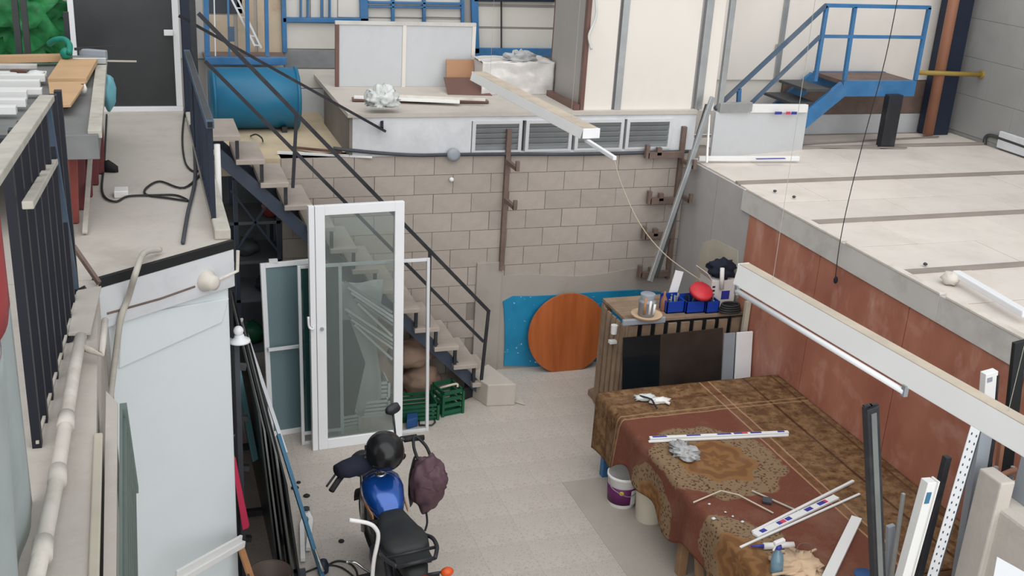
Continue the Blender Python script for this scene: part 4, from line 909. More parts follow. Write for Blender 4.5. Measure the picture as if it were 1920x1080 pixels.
for i in range(4): q.tube([cc+V((.11*math.cos(t*math.pi/12+i)*(1-.06*i), -.0+.07*math.sin(t*math.pi/12+i)*(1-.06*i), .015+.022*i)) for t in range(25)], .011, 6, False)
solo('cable_coil', q, 'cable', 'black cable coil in front of the carton box', 'cable', smooth=True)
solo('wooden_upright', MB().bar(V((5.5, 8.6, 0)), V((5.5, 8.6, 1.3)), .05, .04, (0, 1, 0)), 'yellowed', 'pale wooden upright at the corner of the brown wall', 'post')
for i, (px, py, m, l) in enumerate(((1157, 625, 'white_plastic', 'white cup hung on the end of the pallet bench'), (1156, 640, 'white_plastic', 'white hook rail under the white cup'))):
    c = Y(px, py, 8.85); c.x = bx0-.05; q = MB()
    if i == 0: q.lathe([(.03, 0), (.035, .09)], c, (0, 0, 1), 12)
    else: q.bar(c-V((.04, 0, 0)), c+V((.05, .0, 0)), .05, .03)
    solo('cup' if i == 0 else 'hook_rail', q, m, l, 'cup' if i == 0 else 'hook', smooth=False)
solo('floor_plank', MB().prism([Z(px, py, .0) for px, py in ((1102, 740), (1128, 730), (1160, 768), (1140, 782))], (0, 0, .06)), 'pallet', 'short weathered plank on the floor behind the carpeted table', 'plank')
# ================================================================ carpeted work table
TZ = .80; TX0, TX1, TY0, TY1 = 3.72, 5.535, 4.95, 7.98
tb = thing('work_table', 'large work table with blue steel legs under patterned carpets', 'table', V((4.6, 6.5, 0)))
part(tb, 'top', MB().box((TX0, TY0, TZ-.06), (TX1-.01, TY1, TZ-.012)), 'plank', bevel=.004)
for x_ in (TX0+.08, TX1-.1):
    for y_ in (TY0+.1, 6.35, TY1-.1): part(tb, 'leg', MB().box((x_-.035, y_-.035, 0), (x_+.035, y_+.035, TZ-.06)), 'blue_steel' if y_ > 7 else 'plank', bevel=.004)
part(tb, 'rail', MB().box((TX0+.05, TY0+.1, TZ-.14), (TX0+.09, TY1-.1, TZ-.06)), 'blue_steel')
for yv in (5.85, 6.05): part(tb, 'trestle_strut', MB().bar((TX0+.1, yv, .0), (TX0+.1, yv+.25, TZ-.07), .05, .05), 'plank')
prof = []
NX = 46
def carp(u, v):
    y_ = TY0+v*(TY1-TY0)
    hang = .40+.07*math.sin(y_*5.1)+.04*math.sin(y_*11)
    if y_ > 7.5: hang += (y_-7.5)*.28
    L = (TX1-TX0); tot = L+hang; sdist = (1-u)*tot     # 0 at the brown wall side
    jig = .004*noise.noise(V((sdist*6, y_*6, 1)))+.006*noise.noise(V((sdist*2, y_*2, 4)))
    if sdist < L-.03: return V((TX1-.006-sdist, y_, TZ-.004+max(jig, -.004)))
    t = sdist-(L-.03)
    if t < .06:
        a = t/.06*math.pi/2; return V((TX0+.024-.045*math.sin(a), y_, TZ-.045+.045*math.cos(a)))
    fold = .018*math.sin(y_*14+1)*(t/.4)+.02*math.sin(y_*5)*(t/.4)
    return V((TX0-.022-.02*t+fold*.9-abs(fold)*.2, y_, TZ-.045-(t-.06)))
me = MB().sheet(carp, 110, 120, .012).mesh('patterned_carpet', V((0, 0, 0)), True); me.materials.append(MATS['carpet'])
co = bpy.data.objects.new('patterned_carpet', me); C.objects.link(co); setp(co, 'worn brown patterned carpet draped over the work table', 'carpet')
def tt(px, py, dz=.0): return Z(px, py, TZ+.006+dz)
# profiles with printed film on the table
def labelled(name, label, A, B, wd=.05, h=.03, prints=(), second=None):
    a, b = tt(*A, h/2), tt(*B, h/2); r = thing(name, label, 'profile', (a+b)/2-V((0, 0, h/2)))
    d = (b-a); dn = d.normalized(); sd2 = V((dn.y, -dn.x, 0))
    part(r, 'body', MB().bar(a, b, wd, h), 'profile_white', bevel=.003)
    for t0, t1, m in prints:
        part(r, 'print', MB().bar(a+d*t0+V((0, 0, h/2+.0005)), a+d*t1+V((0, 0, h/2+.0005)), wd*.62, .002), m)
    return r
PR = [(.02, .12, 'print_blue'), (.14, .22, 'profile_white'), (.26, .36, 'print_blue'), (.48, .58, 'print_blue'), (.60, .66, 'print_blue'), (.66, .70, 'print_red'), (.72, .80, 'print_blue'), (.92, .97, 'print_blue')]
labelled('labelled_profile', 'white profile with blue and red printing lying across the carpet medallion', (1218, 822), (1478, 811), .035, .025, PR)
labelled('plain_profile', 'thin plain white profile in front of the printed one', (1216, 828), (1478, 816), .02, .015)
P2 = [(.06, .12, 'print_blue'), (.26, .30, 'print_blue'), (.30, .35, 'print_red'), (.36, .42, 'print_blue'), (.60, .68, 'print_blue'), (.76, .84, 'print_blue'), (.84, .87, 'print_red')]
labelled('labelled_profile', 'wide white profile with blue and red print near the spray bottle', (1416, 1004), (1568, 932), .055, .02, P2)
labelled('plain_profile', 'long thin white strip along the wide printed profile', (1411, 998), (1600, 902), .022, .02)
labelled('plain_profile', 'thin pale strip crossing in front of the wide printed profile', (1388, 1026), (1612, 926), .018, .012)
labelled('plain_profile', 'broad plain white profile lying on the carpet near the standing black profile', (1548, 1092), (1606, 972), .075, .03)
solo('wire_rod', MB().tube([tt(1300, 942, .012), tt(1352, 920, .03), tt(1385, 928, .03), tt(1450, 962, .01)], .006, 6), 'rope', 'bent pale wire lying on the carpet', 'wire', smooth=True)
ww = thing('soldering_tool', 'thin rod with dark grip lying on the carpet', 'tool', tt(1438, 940)); part(ww, 'rod', MB().tube([tt(1410, 920, .014), tt(1500, 960, .014)], .007, 6), 'dusty_rail'); part(ww, 'grip', MB().tube([tt(1430, 937, .02), tt(1447, 940, .02)], .028, 8), 'dark_grey')
# crumpled things
gl = thing('white_gloves', 'pair of white work gloves tied with black at the far end of the carpet', 'gloves', tt(1222, 748))
part(gl, 'glove', MB().blob(tt(1210, 745, .02), (.09, .05, .025), .5, 4, 3, 20, 12, TZ+.004), 'white_sack', smooth=True); part(gl, 'glove', MB().blob(tt(1236, 751, .02), (.10, .04, .03), .4, 4, 4, 20, 12, TZ+.004), 'white_plastic', smooth=True); part(gl, 'strap', MB().tube(curve([tt(1200, 742, .04), tt(1220, 748, .05), tt(1226, 756, .04), tt(1232, 766, .02)], 4), .008, 6), 'black_steel', smooth=True)
part(gl, 'finger', MB().tube([tt(1200, 746, .02), tt(1190, 742, .01)], .012, 6), 'white_sack', smooth=True); part(gl, 'finger', MB().tube([tt(1244, 752, .02), tt(1256, 757, .012)], .014, 6), 'white_plastic', smooth=True)
solo('plastic_wrap', MB().blob(tt(1282, 845, .02), (.09, .12, .03), .55, 3.5, 6, 26, 16, TZ+.004, True), 'thin_plastic', 'crumpled clear plastic wrap on the carpet medallion', 'plastic wrap', smooth=True)
for i, (px, py, r_, l) in enumerate(((1338, 972, .018, 'larger white plaster crumb'), (1330, 945, .012, 'white crumb under the bent wire'), (1392, 978, .014, 'pale crumb to the side of the bent wire'), (1360, 960, .010, 'tiny white crumb'), (1374, 968, .010, 'small round white crumb'))):
    solo('crumb', MB().blob(tt(px, py, r_*.4), (r_, r_*.8, r_*.5), .4, 3, i, 10, 6, TZ+.003), 'white_sack', l+' on the brown carpet', 'crumb', 'plaster crumbs on the carpet', smooth=True)
sp = thing('spray_bottle', 'clear spray bottle with blue liquid and white trigger on the table', 'bottle', tt(1452, 1075))
c = tt(1455, 1075)
lay = lambda a, b: (a, b)
part(sp, 'bottle', MB().lathe([(.035, 0), (.042, .02), (.042, .10), (.035, .14), (.016, .17), (.016, .19)], c, (0.0, .1, 1), 18), 'bottle_plastic', smooth=True)
part(sp, 'liquid', MB().lathe([(.034, .003), (.038, .02), (.038, .06)], c, (0, .1, 1), 18), 'teal_bag', smooth=True)
part(sp, 'collar', MB().lathe([(.02, .18), (.022, .185), (.02, .205)], c, (0, .1, 1), 14), 'print_blue', smooth=True); hd = c+V((0, .022, .22))
part(sp, 'trigger_head', MB().bar(hd+V((-.035, -.0, 0)), hd+V((.045, .01, .012)), .03, .03), 'white_plastic', bevel=.006); part(sp, 'trigger', MB().tube([hd+V((-.02, 0, -.01)), hd+V((-.035, 0, -.05))], .007, 6), 'white_plastic')
tu = thing('sealant_tube', 'white sealant tube with blue nozzle lying behind the spray bottle', 'tube', tt(1455, 1022))
part(tu, 'tube_body', MB().tube([tt(1432, 1024, .025), tt(1488, 1022, .025)], .024, 14), 'white_plastic', smooth=True); part(tu, 'nozzle', MB().tube([tt(1432, 1024, .025), tt(1408, 1024, .02)], [.014, .005], 10), 'print_blue', smooth=True)
solo('wood_shavings', MB().blob(tt(1495, 1060, .012), (.13, .13, .035), .6, 3.2, 12, 26, 12, TZ+.004, True), 'paper_tan', 'heap of tan wood shavings beside the spray bottle', 'shavings', smooth=True)
for i, (a, b) in enumerate((((1448, 1078), (1535, 1062)), ((1490, 1048), (1530, 1030)))): solo('wood_splinter', MB().bar(tt(*a, .045), tt(*b, .035), .014, .01), 'paper_tan', ('long' if i == 0 else 'short')+' pale splinter across the wood shavings', 'splinter')
solo('wire_loop', MB().tube(curve([tt(1490, 1040, .03), tt(1500, 1020, .05), tt(1520, 1022, .05), tt(1518, 1040, .04), tt(1500, 1056, .04)], 6), .003, 6), 'rust_steel', 'thin brown wire loop over the wood shavings', 'wire', smooth=True)
solo('blue_spool', MB().lathe([(.07, 0), (.075, .01), (.06, .04), (.06, .06), (.075, .085), (.07, .09)], tt(1618, 1098), (0, 0, 1), 20), 'blue_bin_dark', 'dark blue spool at the near end of the table', 'spool', smooth=True)
# buckets under the table
b1_ = thing('paint_bucket', 'white paint bucket with purple label under the table', 'bucket', Z(1163, 955, 0)); c = Z(1164, 942, 0)
part(b1_, 'body', MB().lathe([(.115, 0), (.12, .01), (.135, .27), (.142, .275), (.142, .30), (.13, .3), (.125, .27)], c, (0, 0, 1), 28), 'white_plastic', smooth=True)
part(b1_, 'label_band', MB().lathe([(.123, .04), (.134, .20)], c, (0, 0, 1), 28), 'purple_print', smooth=True, label='purple printed label band'); part(b1_, 'label_sun', MB().lathe([(.02, 0), (.02, .004)], c+V((-.06, -.116, .165)), V((-.5, -1, 0)), 12), 'yellow_print')
part(b1_, 'label_panel', MB().prism([c+V((.02, -.135, .05)), c+V((.07, -.118, .05)), c+V((.073, -.124, .19)), c+V((.02, -.141, .19))], (0, -.003, 0)), 'white_plastic')
part(b1_, 'bail', MB().tube(curve([c+V((-.14, 0, .27)), c+V((-.13, -.08, .2)), c+V((0, -.16, .15)), c+V((.13, -.08, .2)), c+V((.14, 0, .27))], 5), .004, 6), 'zinc')
b2_ = thing('cream_bucket', 'plain cream plastic bucket under the table', 'bucket', Z(1215, 985, 0)); c = Z(1216, 972, 0)
part(b2_, 'body', MB().lathe([(.11, 0), (.115, .01), (.135, .30), (.14, .305), (.14, .32), (.125, .32)], c, (0, 0, 1), 28), 'bucket_cream', smooth=True); part(b2_, 'rim', MB().lathe([(.139, .29), (.146, .30), (.146, .315), (.139, .322)], c, (0, 0, 1), 28), 'bucket_cream', smooth=True)
# ================================================================ hanging fluorescent battens
def batten(label, A, B, zb, tubes, wd=.075, h=.055, loose=None):
    a, b = Z(*A, zb), Z(*B, zb); r = thing('light_batten', label, 'lamp', (a+b)/2); d = (b-a); dn = d.normalized()
    part(r, 'housing', MB().bar(a, b, wd, h), 'white_dusty', bevel=.005)
    sdv = V((dn.y, -dn.x, 0)); sdv = -sdv if sdv.x > 0 else sdv
    part(r, 'reflector', MB().prism([a+sdv*(wd/2)+V((0, 0, h/2)), b+sdv*(wd/2)+V((0, 0, h/2)), b+sdv*(wd/2+.02)+V((0, 0, -h/2)), a+sdv*(wd/2+.02)+V((0, 0, -h/2))], (0, 0, -.004)), 'profile_white')
    part(r, 'dust_top', MB().bar(a+V((0, 0, h/2+.001)), b+V((0, 0, h/2+.001)), wd*.92, .003), 'dust_tan')
    part(r, 'end_cap', MB().bar(b-dn*.0, b+dn*.01, wd*1.05, h*1.05), 'white_gloss', bevel=.003); part(r, 'end_cap', MB().bar(a-dn*.01, a, wd*1.05, h*1.05), 'white_gloss', bevel=.003)
    for t0, t1 in tubes:
        p0, p1 = a+d*t0+sdv*(wd/2+.02)+V((0, 0, -h/2-.028)), a+d*t1+sdv*(wd/2+.02)+V((0, 0, -h/2-.028))
        tbp = part(r, 'tube', MB().tube([p0, p1], .014, 10), 'white_gloss', smooth=True)
        for q in (p0, p1): part(r, 'socket', MB().bar(q+V((0, 0, -.018)), q+V((0, 0, .03)), .022, .02), 'zinc')
    if loose: part(r, 'tube_stub', MB().bar(Z(loose[0], loose[1], zb-.06), Z(loose[2], loose[3], zb-.08), .03, .03), 'white_gloss', bevel=.004)
    for t in (.12, .85):
        q = a+d*t; part(r, 'suspension_wire', MB().tube([q+V((0, 0, .02)), V((q.x, q.y, 6.4))], .0012, 5), 'cable_light')
    return r
batten('long fluorescent batten hanging over the carpeted table', (1393, 512), (2010, 866), 3.2, ((.02, .62),), .065, .10)
batten('dusty fluorescent batten hanging in front of the mezzanine', (898, 142), (1108, 250), 3.2, (), .14, .075, (1098, 262, 1153, 297))
solo('pull_cord', MB().tube(curve([Y(1150, 292, 9.0), Y(1165, 345, 9.0), Y(1200, 420, 9.0), Y(1250, 480, 9.0), Y(1320, 530, 9.02), Y(1378, 572, 9.1)], 6), .005, 6), 'rope', 'thin pale cord hanging from the dusty batten to the carton box', 'cord', smooth=True)
pc = thing('pendant_cable', 'thin cable with small dark switch hanging over the room roof', 'cable', X(1567, 525, WX-.1))
part(pc, 'wire', MB().tube(curve([V((7.2, 7.5, 6.4))*0+X(1690, -40, 5.48), X(1660, 110, 5.48), X(1620, 260, 5.48), X(1590, 380, 5.48), X(1574, 460, 5.48), X(1566, 523, 5.48)], 6), .004, 6), 'cable', smooth=True)
q = X(1567, 525, 5.48); part(pc, 'switch', MB().blob(q, (.018, .018, .032), 0), 'navy_cloth', smooth=True)
# ================================================================ roof top: loose things
solo('roof_tube_lamp', MB().bar(Z(1792, 512, RF+.08), Z(1925, 590, RF+.08), .07, .05), 'white_gloss', 'white tube lamp housing lying on the edge of the room roof', 'lamp housing', bevel=.01)
solo('lamp_clutch', MB().blob(Z(1783, 522, RF+.05), (.07, .07, .05), .3, 3, 2, 14, 10), 'white_dusty', 'dusty white fitting at the end of the tube lamp housing', 'fitting', smooth=True)
solo('label_tube', MB().bar(Z(1310, 297, RF+.05), Z(1498, 297, RF+.05), .04, .05), 'profile_white', 'white strip with blue print lying at the back of the roof', 'profile', bevel=.004)
solo('print_film', MB().bar(Z(1418, 298, RF+.079), Z(1472, 297, RF+.079), .035, .004), 'print_blue', 'blue printed film on the white strip at the back of the roof', 'film')
for i, (a, b) in enumerate((((1300, 288), (1760, 256)), ((1340, 283), (1700, 277)))): solo('roof_cable', MB().tube([Z(*a, RF+.02), Z((a[0]+b[0])//2, (a[1]+b[1])//2-4, RF+.02), Z(*b, RF+.02)], .01, 6), 'roof_seam', ('upper' if i == 0 else 'lower')+' grey cable lying along the back of the roof', 'cable', smooth=True)
for i, (px, py) in enumerate(((1453, 358), (1489, 369), (1735, 495))): solo('roof_debris', MB().blob(Z(px, py, RF+.02), (.018, .018, .012), .4, 3, i, 10, 6), 'dark_grey', 'dark crumb of debris on the roof panels', 'debris', 'debris on the roof', smooth=True)
solo('white_box_strip', MB().bar(Y(1348, 202, D+.02), Y(1408, 200, D+.06), .06, .10), 'zinc', 'short grey ribbed metal strip on top of the low white board', 'strip', bevel=.004)
lbp = thing('labelled_strip', 'white strip with blue and red print on top of the low white board', 'profile', Y(1450, 210, D+.1))
part(lbp, 'body', MB().bar(Y(1405, 203, D+.1), Y(1512, 203, D+.24), .05, .09), 'profile_white', bevel=.004); part(lbp, 'print', MB().bar(Y(1453, 212, D+.09), Y(1466, 212, D+.11), .004, .03), 'print_blue'); part(lbp, 'print', MB().bar(Y(1474, 212, D+.11), Y(1482, 212, D+.13), .004, .03), 'print_red'); part(lbp, 'print', MB().bar(Y(1484, 212, D+.13), Y(1494, 212, D+.15), .004, .03), 'print_blue')
# ================================================================ blue stair at the right
bs = thing('blue_stair', 'blue steel stair with landing and railing on a black column', 'staircase', V((8.3, 10.6, RF)))
yf, yb = 10.56, 11.2
A_ = Y(1582, 160, yf); B_ = Y(1718, 160, yf); h_ = .17
part(bs, 'landing_beam', MB().box((A_.x, yf, A_.z-.13), (B_.x, yf+.05, A_.z+.05)), 'blue_steel', bevel=.005)
part(bs, 'landing_deck', MB().box((A_.x+.01, yf+.051, A_.z+.0), (B_.x-.01, yb-.051, A_.z+.045)), 'rust_steel'); part(bs, 'landing_beam', MB().box((A_.x, yb-.05, A_.z-.13), (B_.x, yb, A_.z+.05)), 'blue_steel')
S0 = V((A_.x+.02, yf+.02, A_.z-.03)); S1 = Y(1500, 232, yf+.02)
part(bs, 'stringer', MB().bar(S0, S0+(S1-S0)*1.5, .05, .17, (0, 0, 1)), 'blue_steel', bevel=.004); part(bs, 'stringer', MB().bar(S0+V((0, .6, 0)), S0+(S1-S0)*1.5+V((0, .6, 0)), .05, .17, (0, 0, 1)), 'blue_steel')
for i in range(1, 4):
    q = S0+(S1-S0)*(i*.36); part(bs, 'tread', MB().box((q.x-.3, yf+.03, q.z+.10), (q.x+.02, yb-.03, q.z+.13)), 'galv_dark')
col_ = Y(1672, 228, 10.62); cx = (Z(1663, 281, RF).x+Z(1690, 176, RF).x*0+Z(1663, 281, RF).x)/2; cz0 = Z(1663, 279, RF)
part(bs, 'column', MB().box((cz0.x-.09, cz0.y-.0, RF), (cz0.x+.10, cz0.y+.1, A_.z-.10)), 'black_steel', bevel=.006, label='black steel column')
rails = 'blue_steel'
for a, b in (((1550, 13), (1528, 152)), ((1603, 13), (1583, 150)), ((1742, 14), (1716, 150))): part(bs, 'rail_post', MB().bar(Y(*a, yf+.02), Y(*b, yf+.02), .04, .04, (0, 1, 0)), rails)
part(bs, 'top_rail', MB().bar(Y(1548, 10, yf+.02), Y(1744, 14, yf+.02), .04, .04), rails); part(bs, 'mid_rail', MB().bar(Y(1538, 68, yf+.02), Y(1730, 70, yf+.02), .035, .035), rails)
part(bs, 'top_rail', MB().bar(Y(1549, 10, yf+.02), Y(1340, 205, yf+.02), .04, .04), 'blue_steel_dusty'); part(bs, 'mid_rail', MB().bar(Y(1538, 68, yf+.02), Y(1404, 198, yf+.02), .035, .035), 'blue_steel_dusty')
part(bs, 'rail_post', MB().bar(Y(1386, 166, yf+.02), Y(1384, 205, yf+.02), .04, .04, (0, 1, 0)), rails)
# corner column and pipes
solo('corner_column', MB().box((Y(1728, 250, 11.2).x-.02, 11.08, RF), (Y(1758, 250, 11.2).x+.06, 11.28, 5.6)), 'navy_steel', 'dark navy steel column in the far right corner', 'column', bevel=.01)
solo('orange_drain', MB().tube([V((Y(1742, 240, 11.0).x, 11.0, RF+.03)), V((Y(1742, 240, 11.0).x, 11.0, 5.6))], .065, 14), 'orange_pipe', 'vertical orange brown drain pipe in front of the navy column', 'pipe', smooth=True)
yp = thing('yellow_pipe', 'yellow pipe running to the right wall at the corner', 'pipe', X(1840, 140, RX-.02)); q0, q1 = Y(1722, 136, 10.95), X(1842, 140, RX-.01)
part(yp, 'run', MB().tube([q0, q1], .028, 10), 'yellow_pipe', smooth=True); part(yp, 'flange', MB().tube([q1-V((.03, 0, 0)), q1+V((.0, 0, 0))], .045, 10), 'yellow_pipe'); 
solo('wall_conduit', MB().tube(curve([X(1846, 270, RX-.035), X(1848, 258, RX-.035), X(1858, 254, RX-.035), X(1890, 264, RX-.035), X(1935, 280, RX-.035)], 4), .022, 8), 'galv_dark', 'dark conduit along the foot of the right wall', 'conduit', smooth=True)
# ================================================================ blue tank
tk = thing('steel_tank', 'large blue cylindrical tank lying behind the stair', 'tank', V((1.15, 11.75, H2)))
R_ = .315; ty = 11.58
part(tk, 'shell', MB().lathe([(R_*.9, 0), (R_, .03), (R_, .87), (R_*.9, .9)], V((.70, ty, H2+R_)), (1, 0, 0), 40), 'barrel_blue', smooth=True)
for xx_ in (.72, 1.56): part(tk, 'rim_ring', MB().lathe([(R_+.008, 0), (R_+.008, .03)], V((xx_, ty, H2+R_)), (1, 0, 0), 40), 'barrel_blue', smooth=True)
for xx_ in (.85, 1.4): part(tk, 'saddle', MB().box((xx_, ty-.25, H2), (xx_+.05, ty+.25, H2+.06)), 'black_steel')
for i, (a, b, l) in enumerate((((545, 276), (640, 285), 'upper'), ((520, 286), (698, 294), 'lower'))): solo('white_lath', MB().bar(Z(*a, H2+.02), Y(*b, D-.03), .035, .02), 'profile_white' if i else 'brown_board', ('brown strip lying' if not i else 'bent white lath lying')+' on the ledge by the stair', 'strip')
solo('cable_loop', MB().tube(curve([Z(470, 255, H2+.01), Z(480, 252, H2+.1), Z(490, 258, H2+.1), Z(493, 265, H2+.01)], 5), .008, 6), 'cable', 'short black cable loop on the tan floor', 'cable', smooth=True)
# ================================================================ mezzanine storage
MZ = 2.83
cbn = thing('panel_partition', 'pair of framed white boards standing on the mezzanine', 'partition', V((2.9, 11.6, MZ)))
py_ = 11.58; x0 = Y(632, 120, py_).x; xm = Y(757, 120, py_).x; x1 = Y(886, 120, py_).x; ztl = Y(632, 40, py_).z; ztr = Y(886, 56, py_).z
for a, b in ((x0, xm), (xm, x1)): part(cbn, 'board', MB().box((a+.02, py_, MZ), (b-.02, py_+.03, ztl-.03)), 'board_white', bevel=.003)
for xx_ in (x0, xm, x1): part(cbn, 'stile', MB().box((xx_-.02, py_-.012, MZ), (xx_+.02, py_+.03, ztl-.031)), 'partition_white' if xx_ > x0 else 'brown_board')
part(cbn, 'top_rail', MB().box((x0-.02, py_-.012, ztl-.03), (x1+.02, py_+.03, ztl+.005)), 'grey_trim')
solo('dark_hardboard', MB().prism([V((Y(836, 190, 11.2).x, 11.12, MZ)), V((Y(912, 190, 11.1).x+.05, 11.05, MZ)), V((Y(890, 145, 11.3).x+.02, 11.36, Y(890, 146, 11.36).z)), V((Y(836, 145, 11.3).x, 11.38, Y(890, 146, 11.36).z))], (0, .02, 0)), 'brown_board', 'shiny dark brown panel leaning on the white boards', 'panel')
solo('tan_board', MB().prism([V((Y(837, 140, 11.45).x, 11.42, MZ)), V((Y(888, 140, 11.45).x, 11.42, MZ)), V((Y(888, 112, 11.5).x, 11.5, Y(860, 112, 11.5).z)), V((Y(837, 112, 11.5).x, 11.5, Y(860, 112, 11.5).z))], (0, .02, 0)), 'cardboard', 'tan hardboard standing behind the dark brown panel', 'board')
for i, (a, b, m, l) in enumerate((((660, 186), (915, 190), 'brown_board', 'lowest brown strip'), ((664, 182), (862, 191), 'profile_white', 'white profile'), ((744, 180), (910, 187), 'white_dusty', 'upper cream profile'))):
    solo('stacked_strip', MB().bar(Z(*a, MZ+.02+.022*i), Z(*b, MZ+.02+.022*i), .10-.03*i, .025), m, l+' in the stack on the mezzanine edge', 'strip', 'strips on the mezzanine', bevel=.003)
solo('white_plastic_bag', MB().blob(Z(716, 190, MZ+.11), (.13, .09, .12), .5, 3.2, 21, 40, 26, MZ+.07, True), 'white_sack', 'crumpled white plastic bag on the mezzanine strips', 'bag', smooth=True)
wr_ = thing('wrapped_stack', 'stack of panels wrapped in clear plastic film on the mezzanine', 'wrapped stack', V((3.85, 11.3, MZ)))
wx0, wx1 = Y(898, 150, 11.2).x, 4.28
def wrapf(u, v): return None
zt_ = Y(960, 108, 11.4).z
part(wr_, 'stack_core', MB().box((wx0+.03, 11.15, MZ), (wx1-.03, 11.5, zt_-.03)), 'carton_white')
part(wr_, 'film', MB().sheet(lambda u, v: V((wx0+u*(wx1-wx0), 11.10+.02*noise.noise(V((u*4, v*3, 2)))+.004*math.sin(u*11+v*5), MZ+v*(zt_-MZ))), 36, 24, .006), 'plastic_film', smooth=True)
part(wr_, 'film_top', MB().sheet(lambda u, v: V((wx0+u*(wx1-wx0), 11.10+v*.42, zt_+.02*noise.noise(V((u*6, v*5, 7))))), 30, 12, .006), 'plastic_film', smooth=True)
part(wr_, 'film_knot', MB().blob(V((wx0+.55*(wx1-wx0), 11.2, zt_+.03)), (.14, .08, .06), .6, 3.4, 5, 24, 14, None, True), 'thin_plastic', smooth=True)
solo('brown_base_strip', MB().bar(V((4.22, 11.05, MZ+.03)), V((4.24, 10.28, MZ+.03)), .06, .06), 'brown_board', 'brown strip lying along the foot of the grey cabin side', 'strip')
# ================================================================ standing profiles and concrete pier at the right foreground
FYY = 4.3
def standing(name, label, top, bot, wd, dp, m, yv=FYY, extra=None, cat='profile'):
    a, b = Y(*top, yv), Y(*bot, yv); d = (b-a).normalized(); e = a+d*((0-a.z)/d.z)
    r = thing(name, label, cat, e); part(r, 'body', MB().bar(a, e, wd, dp, (0, 1, 0)), m, bevel=.003)
    return r, a, e, d
r, a, e, d = standing('black_window_profile', 'tall black window profile with protective grey film standing by the table', (1632, 762), (1646, 1080), .075, .05, 'black_steel', 4.3)
part(r, 'film', MB().bar(a+d*.03+V((0, -.028, 0)), e+V((0, -.028, 0)), .032, .006, (0, 1, 0)), 'sheet_edge'); part(r, 'groove', MB().bar(a-V((.02, 0, -.004)), a+V((-.02, 0, .012)), .018, .05).bar(a+V((.02, 0, -.004)), a+V((.02, 0, .012)), .018, .05), 'black_steel')
r, a, e, d = standing('white_chamber_profile', 'tall white window profile with blue sticker standing by the perforated angle', (1742, 900), (1690, 1090), .06, .06, 'profile_white', 4.25)
part(r, 'blue_sticker', MB().bar(a+d*.06+V((-.005, -.032, 0)), a+d*.13+V((-.005, -.032, 0)), .03, .004, (0, 1, 0)), 'blue_rod'); part(r, 'side_groove', MB().bar(a+V((.034, -.005, 0)), e+V((.034, -.005, 0)), .012, .05, (0, 1, 0)), 'grey_trim'); part(r, 'rib', MB().bar(a+V((.045, 0, .0)), e+V((.045, 0, 0)), .012, .06, (0, 1, 0)), 'profile_white')
standing('thin_silver_profile', 'thin silver profile standing between the black and the white profiles', (1694, 925), (1672, 1080), .02, .02, 'zinc', 4.5)
standing('grey_film_profile', 'grey framed profile with blue film low behind the black profile', (1670, 985), (1668, 1080), .05, .03, 'bucket_grey', 4.55)
standing('black_square_tube', 'black square tube standing behind the perforated angle', (1776, 856), (1722, 1080), .04, .04, 'black_steel', 4.5)
r, a, e, d = standing('perforated_angle', 'pale perforated steel angle with rows of holes leaning by the concrete pier', (1838, 772), (1748, 1080), .075, .006, 'white_paint', 4.2)
L_ = (e-a).length
for i in range(34):
    q = a+d*(.04+i*.048)+V((0, -.004, 0)); part(r, 'hole', MB().bar(q+V((-.018, 0, 0)), q+V((-.018, 0, .014)), .008, .002, (0, 1, 0)), 'dark_grey'); part(r, 'hole', MB().bar(q+V((.018, 0, -.02)), q+V((.018, 0, -.006)), .008, .002, (0, 1, 0)), 'dark_grey')
part(r, 'flange', MB().bar(a+V((.04, .03, 0)), e+V((.04, .03, 0)), .006, .07, (0, 1, 0)), 'galv_dark')
r, a, e, d = standing('white_capped_profile', 'white profile end with dark markings standing against the brown wall', (1855, 696), (1850, 760), .09, .05, 'profile_white', 4.75)
part(r, 'marking', MB().bar(a+d*.03+V((-.015, -.027, 0)), a+d*.06+V((-.015, -.027, 0)), .035, .003, (0, 1, 0)), 'bucket_grey'); part(r, 'dark_edge', MB().bar(a+V((.05, 0, -.02)), e+V((.05, 0, 0)), .02, .05, (0, 1, 0)), 'black_steel')
r, a, e, d = standing('grey_channel', 'grey steel channel with black liner standing behind the perforated angle', (1848, 790), (1820, 960), .09, .05, 'bucket_grey', 4.4)
part(r, 'liner', MB().bar(a+V((.06, .01, .03)), e+V((.06, .01, 0)), .03, .06, (0, 1, 0)), 'black_steel')
standing('rusty_tube', 'orange brown tube standing beside the black liner', (1882, 800), (1868, 900), .03, .03, 'orange_pipe', 4.5); standing('black_flat_bar', 'wide black flat bar standing at the end of the brown wall', (1912, 640), (1888, 860), .09, .03, 'black_tread', 4.75)
pr_ = struct('wall_pier', MB().box((4.46, 3.3, 0), (5.5, 4.24, 1.86)), 'concrete', bevel=.02, label='rough concrete pier at the right')
part(pr_, 'rubble', MB().blob((4.95, 3.95, 1.88), (.32, .2, .1), .35, 2.2, 3, 26, 14), 'concrete', smooth=True); part(pr_, 'side_post', MB().box((4.42, 4.12, 0), (4.52, 4.3, 2.03)), 'concrete', bevel=.01)
rl = thing('white_guard_rails', 'white tubular guard rails behind the concrete pier', 'railing', V((4.8, 4.4, 1.8)))
for i, (p0, p1, m) in enumerate((((1838, 908), (1905, 880), 'orange_pipe'), ((1842, 920), (1908, 905), 'white_dusty'), ((1838, 935), (1905, 925), 'bucket_grey'), ((1838, 950), (1900, 940), 'white_dusty'))): part(rl, 'rail', MB().tube([Y(*p0, 4.36), Y(*p1, 4.36)], .018, 8), m, smooth=True)
for px in (1868, 1900): part(rl, 'rail_post', MB().tube([Y(px, 875, 4.37), V((Y(px, 955, 4.37).x, 4.37, 0))], .014, 8), 'zinc')
